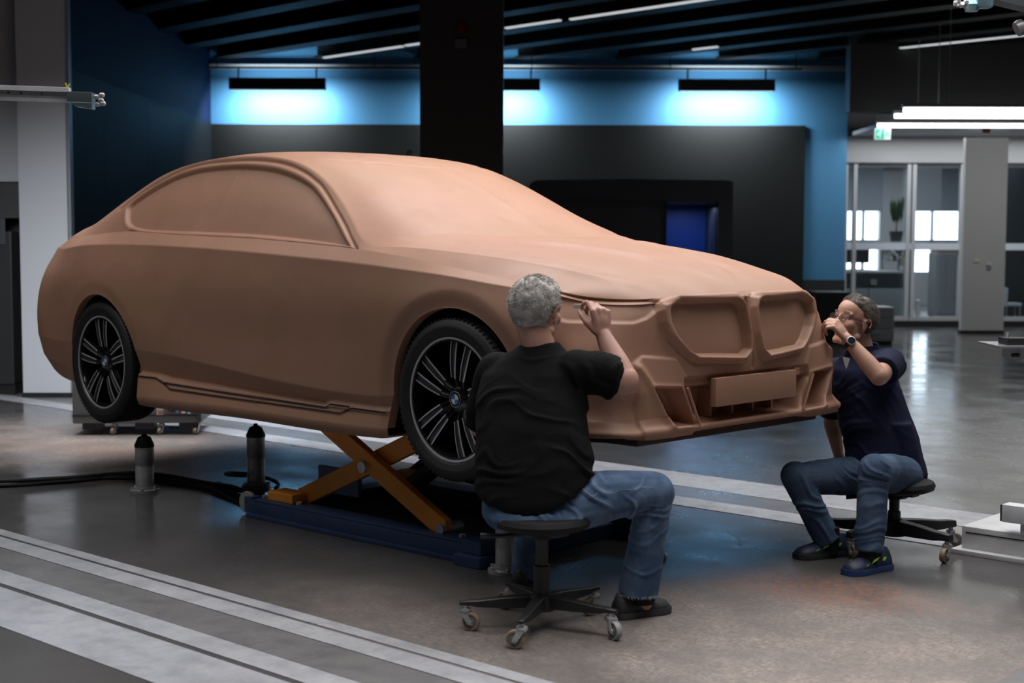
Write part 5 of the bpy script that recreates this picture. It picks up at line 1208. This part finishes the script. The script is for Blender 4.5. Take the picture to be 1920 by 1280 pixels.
# ------------------------------------------------------------------ man in black, near
p1 = thing('person', 'seated man with short grey hair in black t-shirt and jeans, seen from behind', 'person', M=RM)
J = {k: rp(*v) for k, v in dict(pel=(1005, 928, 5.27), wai=(1000, 850, 5.31), che=(998, 748, 5.40), nec=(1014, 655, 5.46), hd=(1007, 583, 5.49),
     rs=(1092, 692, 5.38), re=(1170, 712, 5.38), rwr=(1132, 630, 5.46), ls=(925, 700, 5.50), le=(903, 800, 5.60), lw=(940, 835, 5.82),
     rh=(1050, 942, 5.24), rk=(1228, 916, 5.31), ra=(1200, 1108, 5.38), lh=(962, 942, 5.33), lk=(1008, 905, 5.76), la=(985, 1085, 5.84)).items()}
HM1 = frame((.60, .79, -.03), J['hd']+Vector((0, 0, -.012)), .06); s1 = 1.03
fl = Flesh(); head(fl, HM1, s1, 1.1)
fl.chain([HM1 @ Vector((-.035, 0, -.03)), J['nec']+Vector((0, 0, -.02))], [.060, .068])
fl.loft([(J['pel']+Vector((0, 0, -.06)), .15, .12, -.15, .9), (J['pel'], .17, .13, -.15, .9), (J['wai'], .165, .13, -.18, .9), (J['che'], .17, .12, -.2, .9), (J['nec']+Vector((-.02, 0, -.09)), .15, .08, -.25, .9), (J['nec'], .06, .05, 0, 1)])
fl.chain([J['rs'], J['re']], [.066, .056]); fl.chain([J['re'], J['re'].lerp(J['rwr'], .38), J['rwr']], [.055, .050, .031]); fl.ell(J['re'], (.057, .057, .057))
fl.chain([J['ls'], J['le']], [.060, .046]); fl.chain([J['le'], J['lw']], [.044, .028])
fl.chain([J['rh'], J['rk'], J['ra']], [.085, .060, .042]); fl.chain([J['lh'], J['lk'], J['la']], [.085, .060, .042])
fl.cap(J['ra'], J['ra']+Vector((.02, .005, -.05)), .034, .028); fl.cap(J['la'], J['la']+Vector((.01, .02, -.02)), .034, .028)
tp1 = hand(fl, J['rwr'], (-.14, .10, 1), (-.50, .86, 0), 1, 1.13, curl=((35, 62, 35), (52, 66, 40), (58, 66, 40), (62, 66, 40)), thumb=(.72, .45, .45), tcurl=28)
hand(fl, J['lw'], (.6, .8, 0), (0, .1, -1), 1, 1.0)
bd = fl.done('body', p1, m_skin1, .0052, 3)
eyes(HM1, s1, bd, 'grey')
m_hair1 = mat('hair_grey', (.64, .61, .58), .55, noise_=(30, (.32, .31, .30), .8, 6)); 
def hl1(p):
    x, y, z = p
    line = -.060 if x < -.02 else (-.060+(x+.02)*3.0 if x < .022 else .058+(x-.022)*.4)
    g = (z-line)/.02
    g = min(1, max(0, g))
    if abs(y) > .058 and -.030 < x < .03 and z < .036: g = 0
    if z < .0: g *= .42+.58*max(0, min(1, (z+.06)/.06))
    if .045 < x and z < .095: g = 0 if x > .062 else g*.5
    return g
hair(HM1, s1, p1, m_hair1, 'hair', hl1, .017, 9000, .013, 1.0, 3)
def sock(parent, a, m, r=.043):
    MB().lathe([(r*.95, -.045), (r, -.02), (r, .05), (r*.97, .075)], 20, m, Matrix.Translation(a)).build('sock', parent, smooth=True)
m_sock = mat('sock_black', (.008, .008, .009), .9)
sock(p1, J['ra']+Vector((.008, .0, .0)), m_sock, .052); sock(p1, J['la'], m_sock)
# t-shirt
fl = Flesh(); yw = -.16
fl.loft([(rp(1003, 956, 5.25), .205, .150, yw, .88, (.045, .115)), (rp(1000, 935, 5.26), .220, .160, yw, .86, (.035, .09)), (rp(1001, 875, 5.29), .224, .165, yw, .85, (.0, .03)), (rp(998, 800, 5.34), .212, .160, yw, .85), (rp(995, 745, 5.39), .208, .150, yw-.03, .85), (rp(1000, 700, 5.43), .195, .130, yw-.05, .88), (rp(1005, 672, 5.45), .150, .100, yw-.08, .9), (rp(1012, 652, 5.465), .095, .080, yw-.1, 1), (rp(1015, 640, 5.47), .070, .070, 0, 1)])
fl.chain([J['rs']+Vector((-.02, 0, -.01)), J['rs'].lerp(J['re'], .55)], [.086, .080], flat=False); fl.cap(J['rs'].lerp(J['re'], .2), J['rs'].lerp(J['re'], .80), .082, .084, 24, flat=True)
fl.chain([J['ls']+Vector((.02, 0, -.005)), J['ls'].lerp(J['le'], .75)], [.092, .078]); fl.cap(J['ls'].lerp(J['le'], .4), J['ls'].lerp(J['le'], .98), .072, .070, 24, flat=True)
wf_ = [(rp(1085, 745, 5.34), .16, Vector((.7, 0, .7)), .035, .012), (rp(1080, 880, 5.2), .17, Vector((.35, 0, .93)), .032, .011), (rp(925, 880, 5.2), .16, Vector((-.3, 0, .95)), .034, .010), (J['rs'].lerp(J['re'], .5), .12, (J['re']-J['rs']).normalized(), .03, .008), (rp(1000, 690, 5.3), .12, Vector((.1, 0, 1)), .03, .006), (rp(930, 760, 5.3), .14, Vector((-.6, 0, .75)), .035, .009), (rp(1000, 820, 5.2), .2, Vector((.25, 0, 1)), .05, .007)]
def hem1(co, no): return co
sh1 = fl.done('t_shirt', p1, m_tee, .0075, 4, wrinkle(wf_, 1.4))
# jeans
fl = Flesh()
fl.loft([(rp(1000, 984, 5.26)+Vector((.01, 0, 0)), .175, .15, -.1, .85), (rp(1000, 965, 5.26)+Vector((.01, 0, 0)), .200, .17, -.1, .85), (rp(1003, 940, 5.27), .198, .158, -.12, .85), (rp(1004, 915, 5.28), .190, .145, -.12, .85), (rp(1003, 895, 5.28), .185, .14, -.12, .85)])
fl.chain([J['rh']+Vector((.02, 0, -.01)), J['rh'].lerp(J['rk'], .5), J['rk']+Vector((-.01, 0, -.01))], [.108, .096, .076]); fl.chain([J['rk']+Vector((0, 0, -.01)), J['rk'].lerp(J['ra'], .45)], [.074, .070]); fl.cap(J['rk'].lerp(J['ra'], .35), J['ra']+Vector((-.005, 0, -.005)), .070, .078, 28, flat=True)
fl.chain([J['lh'], J['lk']], [.105, .074]); fl.cap(J['lk'], J['lk'].lerp(J['la'], .4), .072, .066); fl.cap(J['lk'].lerp(J['la'], .3), J['la']+Vector((0, 0, .02)), .066, .062, 28, flat=True)
wj = [(rp(1085, 925, 5.2), .15, Vector((.8, 0, .55)), .030, .012), (rp(1225, 945, 5.25), .13, Vector((.5, 0, -.85)), .030, .010), (rp(1180, 960, 5.25), .11, Vector((.75, 0, .65)), .028, .010), (rp(1200, 1070, 5.3), .13, Vector((0, 0, 1)), .032, .007), (rp(1215, 1000, 5.3), .16, Vector((.2, 0, 1)), .045, .005), (rp(1020, 950, 5.15), .12, Vector((.6, 0, .8)), .03, .007)]
je1 = fl.done('jeans', p1, m_jean1, .0068, 3, wrinkle(wj, 1.7))
# stitched seam of the outer leg and pocket edge, frayed hem
def surf(o, pts, off=.0015):
    dg = bpy.context.evaluated_depsgraph_get(); out = []
    for p in pts:
        ok, c, n, i = o.closest_point_on_mesh(Vector(p))
        out.append(c+n*off if ok else Vector(p))
    return out
def dashes(pts, m, name, parent, r=.0011):
    mb = MB()
    for i in range(0, len(pts)-1): mb.tube([pts[i], pts[i].lerp(pts[i+1], .62)], r, 5, m)
    return mb.build(name, parent)
m_thr = mat('seam_thread', (.22, .28, .36), .7)
def lin3(a, b, n): return [Vector(a).lerp(Vector(b), t/n) for t in range(n+1)]
dashes(surf(je1, lin3(rp(1128, 916, 5.1), rp(1245, 903, 5.15), 34)), m_thr, 'seam_stitching', je1, .0009)
fr_ = MB()
for k in range(150):
    t = random.uniform(0, 2*PI); b = J['ra']+Vector((-.005+.077*math.cos(t), .077*math.sin(t), -.004)); e = b+Vector((random.uniform(-.006, .006), random.uniform(-.006, .006), -random.uniform(.003, .014))); fr_.tube([b, e], .0008, 4, mat('fray_thread', (.35, .42, .50), .8))
fr_.build('frayed_hem', je1)
m_sh1 = mat('shoe_dark', (.020, .022, .025), .6, bump=(120, .2)); m_so1 = mat('sole_dark', (.03, .03, .032), .6)
def xy(px, py): 
    v = RT2*((px-960)/2666.67)-UP2*((py-640)/2666.67)+FW; k = -CZ/v.z; q = RM.inverted() @ (Vector((CX, CY, CZ))+v*k); return (q.x, q.y)
shoe(p1, (J['ra'].x-.10, J['ra'].y-.035), (J['ra'].x+.118, J['ra'].y+.085), (m_sh1, m_so1), lace=mat('lace_grey', (.2, .2, .2), .7))
shoe(p1, (J['la'].x-.03, J['la'].y-.07), (J['la'].x+.07, J['la'].y+.19), (m_sh1, m_so1))
# small scraper in the fingertips
tl = thing('clay_scraper', 'small pale modelling scraper pinched in the grey-haired man\'s fingers', 'tool', M=RM @ Matrix.Translation(tp1[0]))
MB().box(-.030, .006, -.004, .004, -.002, .016, mat('tool_pale', (.62, .55, .50), .4), bev=.002).build('scraper_blade', tl); MB().tube([(.004, .004, .004), (.030, .03, -.03)], .004, 8, m_steel).build('scraper_handle', tl)
# ------------------------------------------------------------------ man in navy, at the far headlight
p2 = thing('person', 'crouched man with glasses in navy polo and jeans, facing the car nose', 'person', M=RM)
K = {k: rp(*v) for k, v in dict(pel=(1665, 888, 6.66), wai=(1650, 818, 6.74), che=(1622, 738, 6.80), nec=(1618, 655, 6.80), hd=(1600, 606, 6.77),
     ls=(1668, 680, 6.69), le=(1648, 705, 6.42), lw=(1587, 634, 6.50), rs=(1568, 692, 6.92), re=(1560, 795, 6.98), rw=(1572, 850, 6.95),
     lh=(1690, 893, 6.58), lk=(1640, 880, 6.20), la=(1628, 1040, 6.13), rh=(1640, 893, 6.68), rk=(1492, 893, 6.44), ra=(1556, 1018, 6.42)).items()}
HM2 = frame((-.84, -.50, .22), K['hd'], -.10); s2 = 1.0
fl = Flesh(); head(fl, HM2, s2)
fl.chain([HM2 @ Vector((-.035, 0, -.03)), K['nec']+Vector((0, 0, -.03))], [.054, .060])
yw2 = .55
fl.loft([(K['pel']+Vector((0, 0, -.05)), .14, .11, yw2, .9), (K['pel'], .15, .12, yw2, .9), (K['wai'], .145, .12, yw2, .9), (K['che'], .16, .115, yw2, .9), (K['nec']+Vector((0, 0, -.08)), .13, .08, yw2, .9), (K['nec'], .055, .05, 0, 1)])
fl.chain([K['ls'], K['le']], [.056, .044]); fl.ell(K['le'], (.043, .043, .043)); fl.chain([K['le'], K['le'].lerp(K['lw'], .35), K['lw']], [.043, .041, .026])
fl.chain([K['rs'], K['re'], K['rw']], [.055, .042, .027])
fl.chain([K['rh'], K['rk'], K['ra']], [.080, .058, .040]); fl.chain([K['lh'], K['lk'], K['la']], [.080, .058, .040])
fl.cap(K['ra'], K['ra']+Vector((-.01, -.0, -.03)), .034, .028); fl.cap(K['la'], K['la']+Vector((-.01, -.01, -.02)), .034, .028)
tp2 = hand(fl, K['lw'], (-.62, .10, .80), (-.35, .55, -.6), -1, .98, curl=((48, 50, 30), (55, 55, 35), (60, 58, 38), (64, 60, 40)), thumb=(.6, .55, .5), tcurl=30)
hand(fl, K['rw'], (.3, -.2, -.9), (-.7, -.3, .3), 1, .98)
bd2 = fl.done('body', p2, m_skin2, .0052, 3); eyes(HM2, s2, bd2, 'brown')
m_hair2 = mat('hair_brown_grey', (.060, .046, .036), .5, noise_=(40, (.15, .125, .10), .7, 6))
def hl2(p):
    x, y, z = p
    line = -.045 if x < -.022 else (-.045+(x+.022)*2.3 if x < .03 else .068+(x-.03)*.35)
    g = min(1, max(0, (z-line)/.02))
    if abs(y) > .056 and -.028 < x < .03 and z < .036: g = 0
    if z < .02: g *= .35+.65*max(0, min(1, (z+.045)/.065))
    if x > .072 and z < .10: g = 0
    return g
hair(HM2, s2, p2, m_hair2, 'hair', hl2, .011, 6500, .014, .12, 9)
# eyebrows
eb = MB()
for s in (1, -1):
    for k in range(40):
        t = random.random(); b = HM2 @ Vector((.096-.012*t, s*(.014+.034*t), .040+random.uniform(-.003, .003))); eb.tube([b, b+HM2.to_3x3() @ Vector((.002, s*.006, .001))], .0007, 4, m_hair2)
eb.build('eyebrow_hair', bd2)
# glasses
m_gf = mat('glasses_frame', (.010, .012, .03), .3); gs = MB()
for s in (1, -1):
    lens = [HM2 @ Vector((.104-.12*abs(.033+.024*math.cos(t)-.03)*.3, s*(.033+.0245*math.cos(t)), .012+.015*math.sin(t))) for t in np.linspace(0, 2*PI, 22)]
    gs.tube(lens, .0013, 6, m_gf, caps=False)
    gs.tube([HM2 @ Vector((.103, s*.058, .018)), HM2 @ Vector((.085, s*.073, .020)), HM2 @ Vector((.03, s*.080, .018)), HM2 @ Vector((-.008, s*.086, .014)), HM2 @ Vector((-.022, s*.086, -.004))], .0019, 6, m_gf)
gs.tube([HM2 @ Vector((.105, -.009, .014)), HM2 @ Vector((.108, 0, .017)), HM2 @ Vector((.105, .009, .014))], .0013, 6, m_gf)
go = gs.build('glasses', p2, smooth=True)
m_lens = bpy.data.materials.new('lens_clear'); m_lens.use_nodes = True; nt = m_lens.node_tree; nt.nodes.clear(); o_ = nt.nodes.new('ShaderNodeOutputMaterial'); tr = nt.nodes.new('ShaderNodeBsdfTransparent'); gl = nt.nodes.new('ShaderNodeBsdfGlossy'); gl.inputs['Roughness'].default_value = .03; mxs = nt.nodes.new('ShaderNodeMixShader'); mxs.inputs[0].default_value = .08
nt.links.new(tr.outputs[0], mxs.inputs[1]); nt.links.new(gl.outputs[0], mxs.inputs[2]); nt.links.new(mxs.outputs[0], o_.inputs[0])
for s in (1, -1): MB().add([HM2 @ Vector((.103, s*(.033+.024*math.cos(t)), .012+.0145*math.sin(t))) for t in np.linspace(0, 2*PI, 20, endpoint=False)], [tuple(range(20))], m_lens).build('lens', go, fix=False)
# polo shirt
fl = Flesh()
fl.loft([(rp(1668, 905, 6.66), .185, .135, .45, .85), (rp(1664, 885, 6.66), .195, .145, .45, .85), (rp(1652, 820, 6.72), .185, .150, .5, .85), (rp(1634, 765, 6.77), .178, .145, .52, .85), (rp(1622, 722, 6.79), .175, .135, .55, .86), (rp(1618, 690, 6.80), .165, .115, .55, .88), (rp(1618, 668, 6.80), .120, .090, .55, .9), (rp(1618, 653, 6.80), .072, .068, .5, 1)])
fl.chain([K['ls']+Vector((-.02, .02, -.01)), K['ls'].lerp(K['le'], .5)], [.080, .074]); fl.cap(K['ls'], K['ls'].lerp(K['le'], .72), .078, .074, 24, flat=True)
fl.chain([K['rs']+Vector((.02, -.02, -.01)), K['rs'].lerp(K['re'], .6)], [.078, .068]); fl.cap(K['rs'], K['rs'].lerp(K['re'], .85), .070, .066, 24, flat=True)
fl.loft([(rp(1702, 908, 6.64), .075, .07, .3, .9), (rp(1690, 850, 6.64), .085, .08, .3, .9), (rp(1676, 790, 6.68), .08, .09, .3, .9)])
wp_ = [(rp(1650, 740, 6.6), .17, Vector((.75, 0, .65)), .035, .011), (rp(1690, 860, 6.5), .18, Vector((.55, 0, .8)), .035, .011), (rp(1600, 830, 6.6), .17, Vector((-.3, 0, .95)), .035, .010), (K['ls'], .13, Vector((.5, -.5, .7)), .03, .008), (rp(1580, 740, 6.65), .13, Vector((-.6, 0, .8)), .032, .008)]
sh2 = fl.done('polo_shirt', p2, m_polo, .0075, 4, wrinkle(wp_, 1.4))
cc = MB(); nb = rp(1617, 652, 6.80); fd = Vector((-.86, -.51, 0)).normalized(); ld = Vector((-fd.y, fd.x, 0))
V = []; F = []; nn_ = 22
for i in range(nn_+1):
    t = -2.75+5.5*i/nn_; o1 = fd*-math.cos(t)*-1; dirv = (-fd*math.cos(t)+ld*math.sin(t)); r0, r1 = .066, .088
    drop = .012+.035*(1-math.cos(t))/2; V += [nb+dirv*r0+Vector((0, 0, .028-drop*.6)), nb+dirv*(r0+.008)+Vector((0, 0, .034-drop*.6)), nb+dirv*r1+Vector((0, 0, -.006-drop))]
for i in range(nn_): F += [(3*i, 3*i+3, 3*i+4, 3*i+1), (3*i+1, 3*i+4, 3*i+5, 3*i+2)]
cc.add(V, F, m_polo); cc.build('collar', sh2, smooth=True, fix=False)
vn = MB()
for q0, q1 in (((6.635), 0), ((6.645), 1)):
    vn.add([rp(1580, 668, q0), rp(1594, 672, q0), rp(1590, 684, q0), rp(1587, 692, q0), rp(1583, 682, q0)], [(0, 1, 2, 3, 4)], m_wht)
vn.build('undershirt', p2, fix=False)
# jeans
fl = Flesh()
fl.loft([(rp(1668, 925, 6.64), .13, .11, .5, .85), (rp(1667, 905, 6.66), .165, .13, .5, .85), (rp(1665, 880, 6.66), .165, .13, .5, .85), (rp(1663, 865, 6.67), .15, .12, .5, .9)])
fl.chain([K['lh'], K['lh'].lerp(K['lk'], .5), K['lk']+Vector((0, .01, -.01))], [.100, .090, .073]); fl.chain([K['lk'], K['lk'].lerp(K['la'], .5)], [.072, .062]); fl.cap(K['lk'].lerp(K['la'], .3), K['la']+Vector((0, 0, .012)), .066, .062, 26, flat=True)
fl.chain([K['rh'], K['rh'].lerp(K['rk'], .5), K['rk']+Vector((.01, 0, -.01))], [.098, .088, .070]); fl.chain([K['rk'], K['rk'].lerp(K['ra'], .5)], [.070, .061]); fl.cap(K['rk'].lerp(K['ra'], .3), K['ra']+Vector((-.006, 0, .006)), .064, .060, 26, flat=True)
wk = [(rp(1640, 905, 6.1), .13, Vector((.4, 0, .9)), .03, .010), (rp(1640, 1010, 6.1), .13, Vector((0, 0, 1)), .030, .007), (rp(1520, 930, 6.35), .15, Vector((.6, 0, .8)), .032, .009), (rp(1610, 910, 6.45), .14, Vector((.8, 0, .5)), .03, .010), (rp(1555, 985, 6.35), .12, Vector((.4, 0, .9)), .03, .008)]
je2 = fl.done('jeans', p2, m_jean2, .0068, 3, wrinkle(wk, 1.7))
dashes(surf(je2, lin3(rp(1668, 890, 6.2), rp(1652, 1035, 6.1), 46)), m_thr, 'seam_stitching', je2, .0009)
m_shb = mat('shoe_black_blue', (.015, .018, .028), .55, noise_=(30, (.018, .035, .13), .8, 2)); m_sob = mat('sole_blue', (.02, .05, .16), .5); m_lime = mat('lime_green', (.30, .75, .03), .5, emit=(.2, .5, .02), estr=.05)
m_lime = MATS['lime_green']; m_lime.node_tree.nodes['Principled BSDF'].inputs['Emission Strength'].default_value = 0
shoe(p2, (K['la'].x+.105, K['la'].y+.07), (K['la'].x-.115, K['la'].y-.075), (m_shb, m_sob), accents=m_lime, lace=m_lime, w=.050)
shoe(p2, (K['ra'].x+.095, K['ra'].y+.055), (K['ra'].x-.165, K['ra'].y-.045), (m_shb, mat('sole_dark', (0, 0, 0))), accents=m_lime, lace=m_lime, w=.050)
sock(p2, K['ra'], m_sock); sock(p2, K['la'], m_sock)
# wrist watch
fd2 = (K['lw']-K['le']).normalized(); wc = K['lw']-fd2*.028; Mw, _ = ax(wc-fd2*.011, wc+fd2*.011); wt = MB()
wt.lathe([(.0295, 0), (.0325, .002), (.0325, .020), (.0295, .022)], 28, m_black, Mw, caps=False); wo = wt.build('wrist_watch', p2, smooth=True)
vd = (Vector((0, 0, CZ))-wc); vd = (vd-fd2*vd.dot(fd2)).normalized(); vd = (vd+Vector((0, 0, .5))).normalized(); vd = (vd-fd2*vd.dot(fd2)).normalized(); Mf, _ = ax(wc+vd*.029, wc+vd*.040)
MB().lathe([(.019, 0), (.021, .003), (.020, .009), (.017, .0105)], 28, m_steel, Mf).build('watch_case', wo, smooth=True); MB().lathe([(.016, .0106), (.016, .0112)], 28, mat('watch_dial', (.02, .022, .03), .2), Mf).build('watch_dial', wo)
# badge and belt clip at the hip
bg = MB(); b0 = rp(1698, 892, 6.415); Mb = Matrix.Translation(b0) @ Matrix.Rotation(math.radians(-12), 4, 'Y')
bg.box(-.008, .008, -.004, .0, -.075, .0, m_wht, Mb, bev=.002); bo = bg.build('staff_badge', p2, smooth=True); MB().box(-.012, .008, -.006, .002, 0, .03, m_sob, Mb, bev=.002).build('badge_clip', bo)
# small modelling tool held to the headlight
t2 = thing('scraper_tool', "small dark scraper with a steel tip in the bespectacled man's fingers", 'tool', M=RM @ Matrix.Translation(tp2[0]))
MB().tube([(.035, -.01, -.01), (0, 0, 0), (-.014, .004, .003)], [.005, .006, .004], 10, m_black).build('tool_grip', t2, smooth=True); MB().box(-.032, -.012, .0, .003, -.006, .010, m_steel).build('tool_tip', t2)
